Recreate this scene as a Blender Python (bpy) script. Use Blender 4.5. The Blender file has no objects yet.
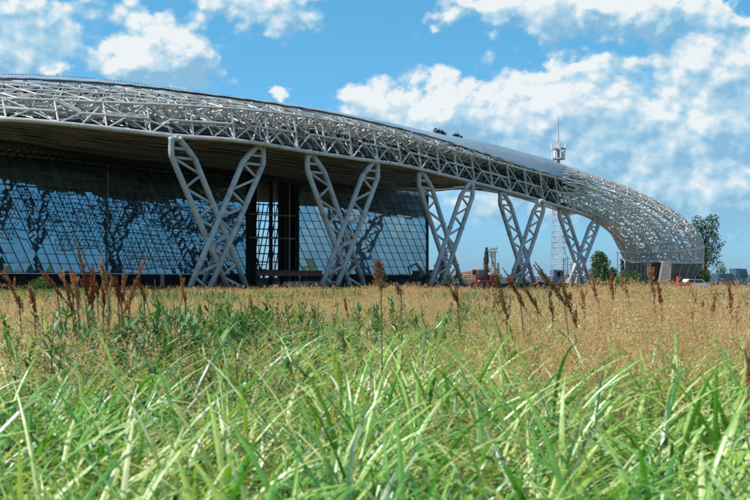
import bpy, math, random
import numpy as np
random.seed(7); RNG = np.random.default_rng(11)
scene = bpy.context.scene
COL = scene.collection
F_PX, CX, HOR, CZ = 1042.0, 375.0, 278.0, 1.55
R_ = math.radians

def at(px, py, d):
    """a place d metres in front of the viewpoint, from its bearing and elevation"""
    return np.array([(px-CX)/F_PX*d, d, CZ-(py-HOR)/F_PX*d])

# ------------------------------------------------------------------ materials
def newmat(name):
    m = bpy.data.materials.new(name); m.use_nodes = True
    nt = m.node_tree; nt.nodes.clear()
    out = nt.nodes.new('ShaderNodeOutputMaterial')
    return m, nt, out

def N(nt, t, **kw):
    n = nt.nodes.new(t)
    for k, v in kw.items():
        if k in ('operation', 'blend_type', 'data_type', 'noise_dimensions', 'attribute_type', 'attribute_name', 'distribution', 'feature', 'interpolation', 'wave_type', 'bands_direction', 'sky_type', 'clamp'):
            setattr(n, k, v)
    return n

def ramp(nt, stops):
    r = nt.nodes.new('ShaderNodeValToRGB')
    el = r.color_ramp.elements
    while len(el) > 1: el.remove(el[0])
    el[0].position = stops[0][0]; el[0].color = (*stops[0][1], 1)
    for p, c in stops[1:]:
        e = el.new(p); e.color = (*c, 1)
    return r

def surf_mat(name, c1, c2, rough=0.6, scale=1.5, metallic=0.0, bump=0.15, bscale=12.0, detail=6, spec=0.4, streak=None, grime=0.0):
    """painted or mineral surface: two-tone mottling, fine grain bump, optional grime spots"""
    m, nt, out = newmat(name); L = nt.links.new
    geo = nt.nodes.new('ShaderNodeNewGeometry')
    vec = geo.outputs['Position']
    if streak:
        mp = nt.nodes.new('ShaderNodeMapping'); mp.inputs['Scale'].default_value = streak
        L(vec, mp.inputs['Vector']); vec = mp.outputs['Vector']
    n1 = nt.nodes.new('ShaderNodeTexNoise'); n1.inputs['Scale'].default_value = scale; n1.inputs['Detail'].default_value = detail
    n1.inputs['Roughness'].default_value = 0.65
    L(vec, n1.inputs['Vector'])
    r = ramp(nt, [(0.3, c1), (0.7, c2)]); L(n1.outputs['Fac'], r.inputs['Fac'])
    col = r.outputs['Color']
    if grime > 0:
        n3 = nt.nodes.new('ShaderNodeTexNoise'); n3.inputs['Scale'].default_value = scale*3.1; n3.inputs['Detail'].default_value = 8
        L(geo.outputs['Position'], n3.inputs['Vector'])
        r3 = ramp(nt, [(0.52, (0, 0, 0)), (0.72, (1, 1, 1))]); L(n3.outputs['Fac'], r3.inputs['Fac'])
        mu = nt.nodes.new('ShaderNodeMath'); mu.operation = 'MULTIPLY'; mu.inputs[1].default_value = grime
        L(r3.outputs['Color'], mu.inputs[0])
        mx = nt.nodes.new('ShaderNodeMixRGB'); L(mu.outputs[0], mx.inputs['Fac']); L(col, mx.inputs['Color1'])
        mx.inputs['Color2'].default_value = (0.09, 0.07, 0.05, 1); col = mx.outputs['Color']
    p = nt.nodes.new('ShaderNodeBsdfPrincipled')
    L(col, p.inputs['Base Color'])
    p.inputs['Roughness'].default_value = rough; p.inputs['Metallic'].default_value = metallic
    p.inputs['Specular IOR Level'].default_value = spec
    if bump > 0:
        n2 = nt.nodes.new('ShaderNodeTexNoise'); n2.inputs['Scale'].default_value = bscale; n2.inputs['Detail'].default_value = 5
        L(geo.outputs['Position'], n2.inputs['Vector'])
        b = nt.nodes.new('ShaderNodeBump'); b.inputs['Strength'].default_value = bump; b.inputs['Distance'].default_value = 0.05
        L(n2.outputs['Fac'], b.inputs['Height']); L(b.outputs['Normal'], p.inputs['Normal'])
    L(p.outputs['BSDF'], out.inputs['Surface'])
    return m

def leaf_mat(name, cols, rough=0.4, transl=0.35, spec=0.5, patch=0.35, hue_scale=0.6):
    """foliage: colour picked per plant, varied by a world-space patch noise; light passes through"""
    m, nt, out = newmat(name); L = nt.links.new
    oi = nt.nodes.new('ShaderNodeObjectInfo'); geo = nt.nodes.new('ShaderNodeNewGeometry')
    nz = nt.nodes.new('ShaderNodeTexNoise'); nz.inputs['Scale'].default_value = hue_scale; nz.inputs['Detail'].default_value = 3
    L(geo.outputs['Position'], nz.inputs['Vector'])
    a = nt.nodes.new('ShaderNodeMath'); a.operation = 'MULTIPLY_ADD'; a.inputs[1].default_value = 1-patch
    L(oi.outputs['Random'], a.inputs[0])
    b = nt.nodes.new('ShaderNodeMath'); b.operation = 'MULTIPLY_ADD'; b.inputs[1].default_value = 2.2*patch; b.inputs[2].default_value = -0.6*patch
    L(nz.outputs['Fac'], b.inputs[0]); L(b.outputs[0], a.inputs[2])
    # every blade of a plant a little different
    ri = nt.nodes.new('ShaderNodeMath'); ri.operation = 'MULTIPLY_ADD'; ri.inputs[1].default_value = 0.5; ri.inputs[2].default_value = -0.25
    L(geo.outputs['Random Per Island'], ri.inputs[0])
    ad = nt.nodes.new('ShaderNodeMath'); ad.operation = 'ADD'; ad.use_clamp = True
    L(a.outputs[0], ad.inputs[0]); L(ri.outputs[0], ad.inputs[1])
    k = len(cols)
    r = ramp(nt, [(i/(k-1), c) for i, c in enumerate(cols)]); L(ad.outputs[0], r.inputs['Fac'])
    p = nt.nodes.new('ShaderNodeBsdfPrincipled'); L(r.outputs['Color'], p.inputs['Base Color'])
    p.inputs['Roughness'].default_value = rough; p.inputs['Specular IOR Level'].default_value = spec
    t = nt.nodes.new('ShaderNodeBsdfTranslucent')
    g = nt.nodes.new('ShaderNodeMixRGB'); g.blend_type = 'MULTIPLY'; g.inputs['Fac'].default_value = 1
    L(r.outputs['Color'], g.inputs['Color1']); g.inputs['Color2'].default_value = (1.25, 1.2, 0.6, 1)
    L(g.outputs['Color'], t.inputs['Color'])
    mx = nt.nodes.new('ShaderNodeMixShader'); mx.inputs['Fac'].default_value = transl
    L(p.outputs['BSDF'], mx.inputs[1]); L(t.outputs['BSDF'], mx.inputs[2]); L(mx.outputs['Shader'], out.inputs['Surface'])
    return m

def glass_mat(name, tint, base, refl):
    m, nt, out = newmat(name); L = nt.links.new
    geo = nt.nodes.new('ShaderNodeNewGeometry')
    r = ramp(nt, [(0.0, tuple(c*0.7 for c in base)), (1.0, tuple(c*1.4 for c in base))]); L(geo.outputs['Random Per Island'], r.inputs['Fac'])
    nz = nt.nodes.new('ShaderNodeTexNoise'); nz.inputs['Scale'].default_value = 1.3; nz.inputs['Detail'].default_value = 2
    L(geo.outputs['Position'], nz.inputs['Vector'])
    bp = nt.nodes.new('ShaderNodeBump'); bp.inputs['Strength'].default_value = 0.008; bp.inputs['Distance'].default_value = 0.1
    L(nz.outputs['Fac'], bp.inputs['Height'])
    d = nt.nodes.new('ShaderNodeBsdfDiffuse'); L(r.outputs['Color'], d.inputs['Color'])
    g = nt.nodes.new('ShaderNodeBsdfGlossy'); g.inputs['Color'].default_value = (*tint, 1); g.inputs['Roughness'].default_value = 0.02
    L(bp.outputs['Normal'], g.inputs['Normal'])
    mx = nt.nodes.new('ShaderNodeMixShader'); mx.inputs['Fac'].default_value = refl
    L(d.outputs['BSDF'], mx.inputs[1]); L(g.outputs['BSDF'], mx.inputs[2]); L(mx.outputs['Shader'], out.inputs['Surface'])
    return m

def soffit_mat(name):
    m, nt, out = newmat(name); L = nt.links.new
    geo = nt.nodes.new('ShaderNodeNewGeometry')
    n1 = nt.nodes.new('ShaderNodeTexNoise'); n1.inputs['Scale'].default_value = 0.5; n1.inputs['Detail'].default_value = 7
    L(geo.outputs['Position'], n1.inputs['Vector'])
    r = ramp(nt, [(0.3, (0.27, 0.245, 0.23)), (0.7, (0.43, 0.40, 0.38))]); L(n1.outputs['Fac'], r.inputs['Fac'])
    mx = nt.nodes.new('ShaderNodeMixRGB'); mx.blend_type = 'MULTIPLY'; mx.inputs['Fac'].default_value = 0.8
    rr = ramp(nt, [(0, (0.35, 0.35, 0.35)), (1, (1, 1, 1))]); L(geo.outputs['Random Per Island'], rr.inputs['Fac'])
    L(r.outputs['Color'], mx.inputs['Color1']); L(rr.outputs['Color'], mx.inputs['Color2'])
    p = nt.nodes.new('ShaderNodeBsdfPrincipled'); L(mx.outputs['Color'], p.inputs['Base Color']); p.inputs['Roughness'].default_value = 0.55
    L(p.outputs['BSDF'], out.inputs['Surface'])
    return m

def ground_mat(name, cols, scale):
    m, nt, out = newmat(name); L = nt.links.new
    geo = nt.nodes.new('ShaderNodeNewGeometry')
    n1 = nt.nodes.new('ShaderNodeTexNoise'); n1.inputs['Scale'].default_value = scale; n1.inputs['Detail'].default_value = 9; n1.inputs['Roughness'].default_value = 0.7
    L(geo.outputs['Position'], n1.inputs['Vector'])
    r = ramp(nt, [(0.25+0.5*i/(len(cols)-1), c) for i, c in enumerate(cols)]); L(n1.outputs['Fac'], r.inputs['Fac'])
    n2 = nt.nodes.new('ShaderNodeTexNoise'); n2.inputs['Scale'].default_value = 9; n2.inputs['Detail'].default_value = 6
    L(geo.outputs['Position'], n2.inputs['Vector'])
    b = nt.nodes.new('ShaderNodeBump'); b.inputs['Strength'].default_value = 0.6; b.inputs['Distance'].default_value = 0.1
    L(n2.outputs['Fac'], b.inputs['Height'])
    p = nt.nodes.new('ShaderNodeBsdfPrincipled'); L(r.outputs['Color'], p.inputs['Base Color']); p.inputs['Roughness'].default_value = 0.95
    p.inputs['Specular IOR Level'].default_value = 0.1
    L(b.outputs['Normal'], p.inputs['Normal']); L(p.outputs['BSDF'], out.inputs['Surface'])
    return m

M = {}
M['truss']   = surf_mat('grey_steel_paint', (0.44, 0.43, 0.41), (0.63, 0.615, 0.59), 0.45, 0.9, bump=0.05, grime=0.35)
M['shell']   = surf_mat('weathered_steel_paint', (0.48, 0.475, 0.46), (0.66, 0.65, 0.62), 0.5, 1.1, bump=0.05, grime=0.45)
M['column']  = surf_mat('column_paint', (0.36, 0.365, 0.375), (0.50, 0.505, 0.51), 0.45, 0.5, bump=0.04, grime=0.5, streak=(1, 1, 0.3))
M['dark_steel'] = surf_mat('dark_steel', (0.02, 0.021, 0.023), (0.045, 0.045, 0.048), 0.5, 1.0, bump=0.05)
M['deck']    = surf_mat('roof_membrane', (0.06, 0.066, 0.072), (0.15, 0.16, 0.17), 0.7, 0.7)
M['cladding'] = surf_mat('roof_sheet', (0.16, 0.225, 0.28), (0.25, 0.32, 0.375), 0.35, 0.35, bump=0.03, spec=0.6, streak=(0.4, 0.4, 2))
M['soffit']  = soffit_mat('soffit_boards')
M['glass']   = glass_mat('coated_glass', (0.28, 0.46, 0.58), (0.13, 0.20, 0.24), 0.58)
M['glass_bright_refl'] = glass_mat('coated_glass_bright_refl', (0.42, 0.57, 0.65), (0.22, 0.30, 0.35), 0.57)  # same glass, brighter reflection of the right wall put into its colours
M['lattice_standin'] = surf_mat('lattice_standin_steel', (0.06, 0.11, 0.14), (0.11, 0.17, 0.21), 0.5, 2)
M['light_fleck'] = surf_mat('light_fleck_paint', (0.30, 0.42, 0.50), (0.70, 0.80, 0.85), 0.5, 3)
M['mullion'] = surf_mat('mullion_metal', (0.03, 0.035, 0.04), (0.07, 0.075, 0.08), 0.4, 2)
M['trim']    = surf_mat('pale_trim', (0.35, 0.33, 0.30), (0.5, 0.48, 0.44), 0.5, 2)
M['concrete'] = surf_mat('raw_concrete', (0.24, 0.23, 0.215), (0.42, 0.40, 0.37), 0.9, 0.8, bump=0.4, bscale=6, grime=0.5)
M['concrete_dark'] = surf_mat('stained_concrete', (0.13, 0.105, 0.085), (0.26, 0.215, 0.18), 0.9, 0.9, bump=0.4, bscale=5, grime=0.5)
M['pier'] = surf_mat('pier_concrete', (0.16, 0.15, 0.14), (0.28, 0.265, 0.245), 0.9, 0.9, bump=0.4, bscale=5, grime=0.6)
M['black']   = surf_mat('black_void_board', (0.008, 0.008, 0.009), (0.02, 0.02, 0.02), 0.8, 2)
M['rust']    = surf_mat('rust_primer', (0.16, 0.06, 0.045), (0.28, 0.11, 0.08), 0.75, 2, grime=0.4)
M['red']     = surf_mat('faded_red_paint', (0.075, 0.012, 0.010), (0.14, 0.022, 0.018), 0.45, 2, grime=0.4)
M['palered'] = surf_mat('sun_bleached_red', (0.34, 0.20, 0.18), (0.44, 0.28, 0.26), 0.6, 2)
M['orange']  = surf_mat('orange_red_paint', (0.34, 0.06, 0.025), (0.48, 0.09, 0.035), 0.4, 1.5, grime=0.3)
M['white']   = surf_mat('white_paint', (0.62, 0.62, 0.61), (0.78, 0.78, 0.77), 0.4, 2, grime=0.2)
M['tan']     = surf_mat('dusty_tan_paint', (0.30, 0.20, 0.11), (0.44, 0.31, 0.19), 0.6, 2, grime=0.4)
M['blue']    = surf_mat('dusty_blue_paint', (0.05, 0.10, 0.17), (0.09, 0.16, 0.25), 0.4, 2, grime=0.3)
M['greybox'] = surf_mat('container_grey', (0.30, 0.33, 0.36), (0.42, 0.45, 0.48), 0.5, 1.5, grime=0.3)
M['rubber']  = surf_mat('rubber', (0.015, 0.015, 0.015), (0.03, 0.03, 0.03), 0.8, 4)
M['window']  = glass_mat('vehicle_window', (0.35, 0.4, 0.45), (0.01, 0.012, 0.015), 0.3)
M['bark']    = surf_mat('bark', (0.06, 0.045, 0.03), (0.13, 0.10, 0.075), 0.95, 3, bump=0.8, bscale=8)
M['wood']    = surf_mat('grey_pole_wood', (0.14, 0.12, 0.10), (0.24, 0.21, 0.18), 0.9, 3)
M['lamp']    = surf_mat('lamp_housing', (0.25, 0.26, 0.27), (0.35, 0.36, 0.37), 0.4, 3)
M['tree']    = leaf_mat('tree_leaves', [(0.018, 0.045, 0.012), (0.035, 0.085, 0.02), (0.065, 0.13, 0.03)], 0.5, 0.25, 0.4, 0.3, 0.5)
M['bush']    = leaf_mat('bush_leaves', [(0.04, 0.09, 0.02), (0.07, 0.14, 0.03), (0.13, 0.19, 0.05)], 0.5, 0.3, 0.4, 0.3, 0.8)
M['blade']   = leaf_mat('reed_blades', [(0.020, 0.11, 0.010), (0.055, 0.23, 0.018), (0.15, 0.36, 0.035), (0.35, 0.47, 0.08), (0.66, 0.68, 0.42)], 0.42, 0.34, 1.0, 0.3, 0.7)
_p = [n for n in M['blade'].node_tree.nodes if n.type == 'BSDF_PRINCIPLED'][0]
_p.inputs['Coat Weight'].default_value = .40; _p.inputs['Coat Roughness'].default_value = .55
M['thin']    = leaf_mat('thin_grass', [(0.03, 0.15, 0.012), (0.11, 0.31, 0.025), (0.33, 0.45, 0.05), (0.60, 0.48, 0.22)], 0.5, 0.35, 0.4, 0.6, 0.35)
M['straw']   = leaf_mat('straw_grass', [(0.10, 0.20, 0.035), (0.24, 0.17, 0.065), (0.52, 0.35, 0.16), (0.72, 0.54, 0.32)], 0.6, 0.35, 0.3, 0.55, 0.45)
M['panicle'] = leaf_mat('grass_panicles', [(0.34, 0.27, 0.12), (0.54, 0.34, 0.20), (0.67, 0.45, 0.29), (0.78, 0.63, 0.45)], 0.7, 0.5, 0.2, 0.55, 0.4)
M['weed']    = leaf_mat('weed_leaves', [(0.03, 0.10, 0.025), (0.06, 0.16, 0.035), (0.13, 0.22, 0.07)], 0.45, 0.3, 0.5, 0.4, 0.9)
M['dock']    = leaf_mat('dock_seeds', [(0.17, 0.05, 0.024), (0.34, 0.11, 0.05), (0.50, 0.23, 0.12)], 0.7, 0.2, 0.2, 0.2, 4)
M['dockolive'] = leaf_mat('ripening_dock_seeds', [(0.13, 0.09, 0.03), (0.24, 0.15, 0.06), (0.30, 0.11, 0.05)], 0.7, 0.2, 0.2, 0.2, 6)
M['docktan'] = leaf_mat('pale_dock_seeds', [(0.24, 0.09, 0.04), (0.42, 0.18, 0.08), (0.55, 0.32, 0.18)], 0.7, 0.25, 0.2, 0.2, 5)
M['plume']   = leaf_mat('reed_plume', [(0.20, 0.11, 0.075), (0.34, 0.21, 0.14), (0.48, 0.33, 0.22)], 0.8, 0.3, 0.2, 0.2, 6)
M['stem']    = leaf_mat('plant_stem', [(0.06, 0.11, 0.03), (0.10, 0.14, 0.04), (0.17, 0.13, 0.06)], 0.6, 0.1, 0.3, 0.3, 2)
M['drystem'] = leaf_mat('dry_stem', [(0.12, 0.07, 0.03), (0.20, 0.12, 0.06), (0.26, 0.15, 0.08)], 0.7, 0.1, 0.2, 0.3, 2)
M['ground']  = ground_mat('field_soil', [(0.05, 0.06, 0.02), (0.10, 0.10, 0.035), (0.20, 0.15, 0.07)], 0.12)
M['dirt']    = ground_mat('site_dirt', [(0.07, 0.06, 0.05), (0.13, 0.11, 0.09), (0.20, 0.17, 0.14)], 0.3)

# ------------------------------------------------------------------ mesh builder
ORG = {}
class MB:
    def __init__(s): s.v = []; s.f = []; s.n = 0
    def add(s, V, Fc):
        V = np.asarray(V, float).reshape(-1, 3); s.v.append(V)
        o = s.n; s.f.extend([tuple(int(i)+o for i in f) for f in Fc]); s.n += len(V)
    def tube(s, pts, radii, n=8, cap=True):
        pts = [np.asarray(p, float) for p in pts]
        if not hasattr(radii, '__len__'): radii = [radii]*len(pts)
        V = []; k = len(pts); prev = None
        for i, p in enumerate(pts):
            t = pts[min(i+1, k-1)]-pts[max(i-1, 0)]; t = t/(np.linalg.norm(t)+1e-9)
            if prev is None:
                a = np.array([0, 0, 1.0]) if abs(t[2]) < 0.9 else np.array([1.0, 0, 0])
                u = np.cross(t, a)
            else: u = prev-t*np.dot(prev, t)
            u /= np.linalg.norm(u)+1e-9; w = np.cross(t, u); prev = u
            for j in range(n):
                an = 2*math.pi*j/n; V.append(p+radii[i]*(u*math.cos(an)+w*math.sin(an)))
        Fc = []
        for i in range(k-1):
            for j in range(n):
                Fc.append((i*n+j, i*n+(j+1) % n, (i+1)*n+(j+1) % n, (i+1)*n+j))
        if cap: Fc.append(tuple(range(n-1, -1, -1))); Fc.append(tuple((k-1)*n+j for j in range(n)))
        s.add(V, Fc)
    def bar(s, a, b, r, n=6): s.tube([a, b], r, n)
    def box(s, c, size, rz=0.0, taper=1.0, tilt=None, bev=0.0):
        x, y, z = [q/2 for q in size]
        if bev > 0:
            b = min(bev, x*.9, y*.9)
            ring = [(-x+b, -y), (x-b, -y), (x, -y+b), (x, y-b), (x-b, y), (-x+b, y), (-x, y-b), (-x, -y+b)]
            lv = [(-z, .97), (-z+b*.6, 1), (z-b, 1*taper), (z, .93*taper)]
            V = [(px*q, py*q, zz) for zz, q in lv for px, py in ring]; m = 8
            Fc = [tuple(range(m-1, -1, -1)), tuple(3*m+j for j in range(m))]
            for i in range(3):
                for j in range(m): Fc.append((i*m+j, i*m+(j+1) % m, (i+1)*m+(j+1) % m, (i+1)*m+j))
        else:
            V = [(-x, -y, -z), (x, -y, -z), (x, y, -z), (-x, y, -z), (-x*taper, -y*taper, z), (x*taper, -y*taper, z), (x*taper, y*taper, z), (-x*taper, y*taper, z)]
            Fc = [(3, 2, 1, 0), (4, 5, 6, 7), (0, 1, 5, 4), (1, 2, 6, 5), (2, 3, 7, 6), (3, 0, 4, 7)]
        V = np.array(V, float)
        if tilt is not None:
            ca, sa = math.cos(tilt), math.sin(tilt)
            V = V @ np.array([[ca, 0, sa], [0, 1, 0], [-sa, 0, ca]])
        ca, sa = math.cos(rz), math.sin(rz)
        V = V @ np.array([[ca, sa, 0], [-sa, ca, 0], [0, 0, 1]])
        s.add(V+np.asarray(c, float), Fc)
    def grid(s, G, closed=False, flip=False):
        G = np.asarray(G, float); a, b = G.shape[:2]; Fc = []
        for i in range(a-1):
            for j in range(b if closed else b-1):
                q = (i*b+j, i*b+(j+1) % b, (i+1)*b+(j+1) % b, (i+1)*b+j)
                Fc.append(q[::-1] if flip else q)
        s.add(G, Fc)
    def slab(s, G, th):
        """a surface patch given real thickness along z"""
        G = np.asarray(G, float); a, b = G.shape[:2]; D = G.copy(); D[..., 2] -= th
        s.grid(G); s.grid(D, flip=True)
        for A, B in ((G[0], D[0]), (G[-1], D[-1]), (G[:, 0], D[:, 0]), (G[:, -1], D[:, -1])): s.grid(np.stack([A, B]))
    def prism(s, poly, y0, y1):
        """side outline in x,z carried from y0 to y1"""
        k = len(poly); V = [(x, y0, z) for x, z in poly]+[(x, y1, z) for x, z in poly]
        Fc = [tuple(range(k)), tuple(range(2*k-1, k-1, -1))]
        for j in range(k): Fc.append((j, k+j, k+(j+1) % k, (j+1) % k))
        s.add(V, Fc)
    def wheel(s, c, r, w, axis, n=14):
        ax = np.asarray(axis, float); c = np.asarray(c, float)
        s.tube([c-ax*w/2, c-ax*w*.38, c+ax*w*.38, c+ax*w/2], [r*.86, r, r, r*.86], n)
    def build(s, name, mat, parent=None, smooth=False, local=False, loc=None):
        V = np.concatenate(s.v) if s.v else np.zeros((0, 3))
        org = np.zeros(3)
        if parent is not None and not local: org = ORG.get(parent.name, np.zeros(3))
        if loc is not None: org = np.asarray(loc, float)
        me = bpy.data.meshes.new(name); me.from_pydata((V-org).tolist(), [], s.f); me.update()
        if smooth:
            me.polygons.foreach_set('use_smooth', [True]*len(me.polygons))
        mats = mat if isinstance(mat, (list, tuple)) else [mat]
        for q in mats: me.materials.append(q)
        o = bpy.data.objects.new(name, me); COL.objects.link(o)
        if parent is not None: o.parent = parent
        elif loc is not None: o.location = loc
        ORG[o.name] = org
        return o

def tag(o, label=None, cat=None, group=None, kind=None):
    if label: o['label'] = label
    if cat: o['category'] = cat
    if group: o['group'] = group
    if kind: o['kind'] = kind
    return o
def thing(name, label, cat, loc, rz=0.0, group=None):
    o = bpy.data.objects.new(name, None); COL.objects.link(o); o.empty_display_size = 0.3
    o.location = tuple(float(q) for q in loc); o.rotation_euler = (0, 0, rz)
    ORG[o.name] = np.asarray(loc, float)
    return tag(o, label, cat, group)
def copy_tree(o, parent=None):
    c = o.copy(); COL.objects.link(c)
    if parent is not None: c.parent = parent
    for ch in list(o.children): copy_tree(ch, c)
    return c

class Spl:
    """smooth curve through (key, point) pairs"""
    def __init__(s, keys, pts):
        s.k = np.asarray(keys, float); s.p = np.asarray(pts, float)
        s.m = np.gradient(s.p, s.k, axis=0)
    def __call__(s, x):
        k = s.k; i = int(np.clip(np.searchsorted(k, x)-1, 0, len(k)-2))
        h = k[i+1]-k[i]; t = (x-k[i])/h
        if t < 0: return s.p[i]+s.m[i]*(x-k[i])
        if t > 1: return s.p[i+1]+s.m[i+1]*(x-k[i+1])
        return ((2*t**3-3*t*t+1)*s.p[i]+(t**3-2*t*t+t)*h*s.m[i]+(-2*t**3+3*t*t)*s.p[i+1]+(t**3-t*t)*h*s.m[i+1])

def spl(rows): return Spl([r[0] for r in rows], [at(*r) for r in rows])

def bars(mb, segs, r, n=5):
    """many straight round bars at once; r may be one radius or one per bar"""
    if not segs: return
    A = np.array([q[0] for q in segs], float); B = np.array([q[1] for q in segs], float)
    r = np.broadcast_to(np.asarray(r, float), (len(A),))
    T = B-A; Ln = np.linalg.norm(T, axis=1, keepdims=True); ok = Ln[:, 0] > 1e-4
    A, B, T, Ln, r = A[ok], B[ok], T[ok], Ln[ok], r[ok]
    T = T/Ln
    ref = np.where(np.abs(T[:, 2:3]) < 0.9, np.array([[0, 0, 1.0]]), np.array([[1.0, 0, 0]]))
    U = np.cross(T, ref); U /= np.linalg.norm(U, axis=1, keepdims=True); W = np.cross(T, U)
    ang = np.arange(n)*2*math.pi/n
    ring = U[:, None]*np.cos(ang)[None, :, None]+W[:, None]*np.sin(ang)[None, :, None]
    V = np.concatenate([A[:, None]+ring*r[:, None, None], B[:, None]+ring*r[:, None, None]], 1)
    o = 0; Fc = []
    for i in range(len(A)):
        for j in range(n): Fc.append((o+j, o+(j+1) % n, o+n+(j+1) % n, o+n+j))
        Fc.append(tuple(o+j for j in range(n-1, -1, -1))); Fc.append(tuple(o+n+j for j in range(n))); o += 2*n
    mb.add(V.reshape(-1, 3), Fc)

# ------------------------------------------------------------------ the terminal: guiding curves
Fs = spl([(-160, 121, 72), (-60, 119, 72), (0, 118.5, 73), (100, 127, 76), (170, 135, 79.5), (250, 141.5, 83.5), (300, 150, 88), (350, 157.5, 93), (400, 164.5, 98.5),
          (450, 176, 106), (480, 183.5, 111), (520, 194, 117), (550, 203, 122), (580, 212, 127.5), (600, 220, 131)])
Us = spl([(-160, 97, 73.5), (-60, 97, 73.5), (0, 98, 74.5), (100, 102, 77.5), (200, 106.5, 81.5), (254, 110.5, 84.5), (325, 119.8, 91), (384, 132, 97), (434, 145, 104), (479, 157, 111.5),
          (522, 169, 118), (558, 178.5, 123.5), (590, 189, 130)])
Rs = spl([(-200, 76, 78), (-90, 76, 79), (0, 77.2, 81), (100, 82.2, 85), (200, 95, 90), (250, 101.3, 93.5), (300, 108.3, 97), (350, 117, 101), (400, 127, 106), (440, 136, 111), (480, 143.3, 116),
          (520, 153.3, 121), (560, 164.3, 126.5), (590, 174, 131.5)])
def shift(x): return 26*min(1, max(0, (x-60)/160))*min(1, max(0, (600-x)/160))
def prof(x, v):
    f = Fs(x); u = Us(x-4)
    r = Rs(x-shift(x))
    if v <= 1:
        p = f+(u-f)*v
        return p
    t = v-1
    p = u+(r-u)*t; p[2] += 0.28*math.sin(math.pi*t); return p

terminal = thing('airport_terminal', 'huge unfinished terminal with sweeping white lattice roof edge over a blue glass wall', 'building', (0, 100, 0))

# stations spaced evenly along the roof edge
xs_f = np.linspace(-150, 588, 1500); pf = np.array([Fs(x) for x in xs_f]); cl = np.concatenate([[0], np.cumsum(np.linalg.norm(np.diff(pf, axis=0), axis=1))])
def stations(step):
    n = int(cl[-1]/step); return [float(np.interp(cl[-1]*i/n, cl, xs_f)) for i in range(n+1)]

# front lattice band (eave to upper chord) -----------------------------------
ST = stations(1.75)
m_ch, m_di = MB(), MB()
G = [[prof(x, v) for v in (0, 0.5, 1.0)] for x in ST]
def inward(x, p, d):
    c = (Fs(x)+Us(x-4)+Rs(x-shift(x))*1.0)/3; c[2] -= 0.2
    t = c-p; t /= np.linalg.norm(t); return p+t*d
inn = [[np.array(Fs(x))*1.0+0 for _ in (0, 1)] for x in ST]
for i, x in enumerate(ST):
    f, u, r = Fs(x), Us(x-4), Rs(x-shift(x))
    back = r-u; back[2] = 0; back /= np.linalg.norm(back)
    inn[i] = [f+back*2.4+np.array([0, 0, 0.25]), (f+u)/2+back*1.9, u+back*2.2+np.array([0, 0, -0.2])]
ch, di = [], []
for i in range(len(ST)-1):
    for j in (0, 2): ch.append((G[i][j], G[i+1][j])); ch.append((inn[i][j], inn[i+1][j]))
    di.append((inn[i][1], inn[i+1][1]))
    k = i % 2
    if k == 0:
        di += [(G[i][0], G[i][2]), (G[i][2], G[min(i+2, len(ST)-1)][0]), (inn[i][0], inn[min(i+2, len(ST)-1)][2]), (inn[i][2], inn[i][0])]
        di += [(G[i][0], inn[i][2]), (G[i][2], inn[i+1][1])]
    else:
        di += [(G[i][2], G[i-1][0]) if False else (G[i][0], inn[i][1]), (G[i][2], inn[i][1]), (inn[i-1][2], inn[i+1][0])]
    di += [(G[i][0], inn[i][0]), (G[i][0], inn[i+1][0]), (G[i][2], inn[i][2]), (G[i+1][2], inn[i][2])]
for i in range(len(ST)-1):
    ch.append((G[i][1], G[i+1][1])) if i % 4 else None
    if i % 2 == 0 and i+2 < len(ST):
        di += [(G[i][2], G[i+1][1]), (G[i+1][1], G[i][0]), (G[i+1][1], inn[i+2][0]), (G[i+1][1], inn[i][2]), (inn[i+1][1], G[i+1][0])]
rw = np.random.default_rng(23); pick = lambda i: (G[i][rw.integers(0, 3)] if rw.random() < .6 else inn[i][rw.integers(0, 3)])+np.array([0, abs(rw.normal(0, .15)), abs(rw.normal(0, .2))])
for i in range(len(ST)-3):
    if ST[i] < 190:
        for k in range(3): di.append((pick(i), pick(i+rw.integers(1, 3))))
    elif ST[i] < 330: di.append((pick(i), pick(i+1)))
bars(m_ch, ch, 0.10, 8); bars(m_di, di, 0.064, 6)
# extra stiff posts, the bright double bars every second bay
posts = [(G[i][0], G[i][2]) for i in range(0, len(ST)-1, 2) if ST[i] > 165]
bars(m_ch, posts, 0.092, 8)
for k in range(0, len(ST)-1):
    m_ch.bar(G[k][0]+np.array([0, 0, -.03]), G[k+1][0]+np.array([0, 0, -.03]), .17, 8)
front = m_ch.build('front_truss', M['truss'], terminal, smooth=False)
m_di.build('web_bracing', M['truss'], front)

# double-layer roof lattice from the upper chord to the ridge -----------------
m = MB(); NJ = 8
SR = stations(1.3)
def lattice_grid(GG, depth, closed=False):
    GG = np.asarray(GG); a, b = GG.shape[:2]
    nb = b if closed else b-1
    segs, inner = [], np.zeros((a-1, nb, 3))
    for i in range(a-1):
        for j in range(nb):
            p, q, r, t = GG[i, j], GG[i+1, j], GG[i+1, (j+1) % b], GG[i, (j+1) % b]
            nrm = np.cross(q-p, t-p)+np.cross(t-r, q-r); nrm /= np.linalg.norm(nrm)+1e-9
            inner[i, j] = (p+q+r+t)/4+nrm*depth
    return GG, inner
rl = np.random.default_rng(17)
GR = [[prof(x+(rl.normal(0, 2.2) if 0 < j < NJ-1 else 0), 1+np.clip(j/(NJ-1)+(rl.normal(0, .022) if 0 < j < NJ-1 else 0), 0, 1)) for j in range(NJ)] for x in SR]
GR, IN = lattice_grid(GR, 1.1)
if IN[10, 2, 2] > GR[10, 2, 2]: GR, IN = lattice_grid(GR, -1.1)
o_s, w_s = [], []
a, b = GR.shape[:2]
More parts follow.
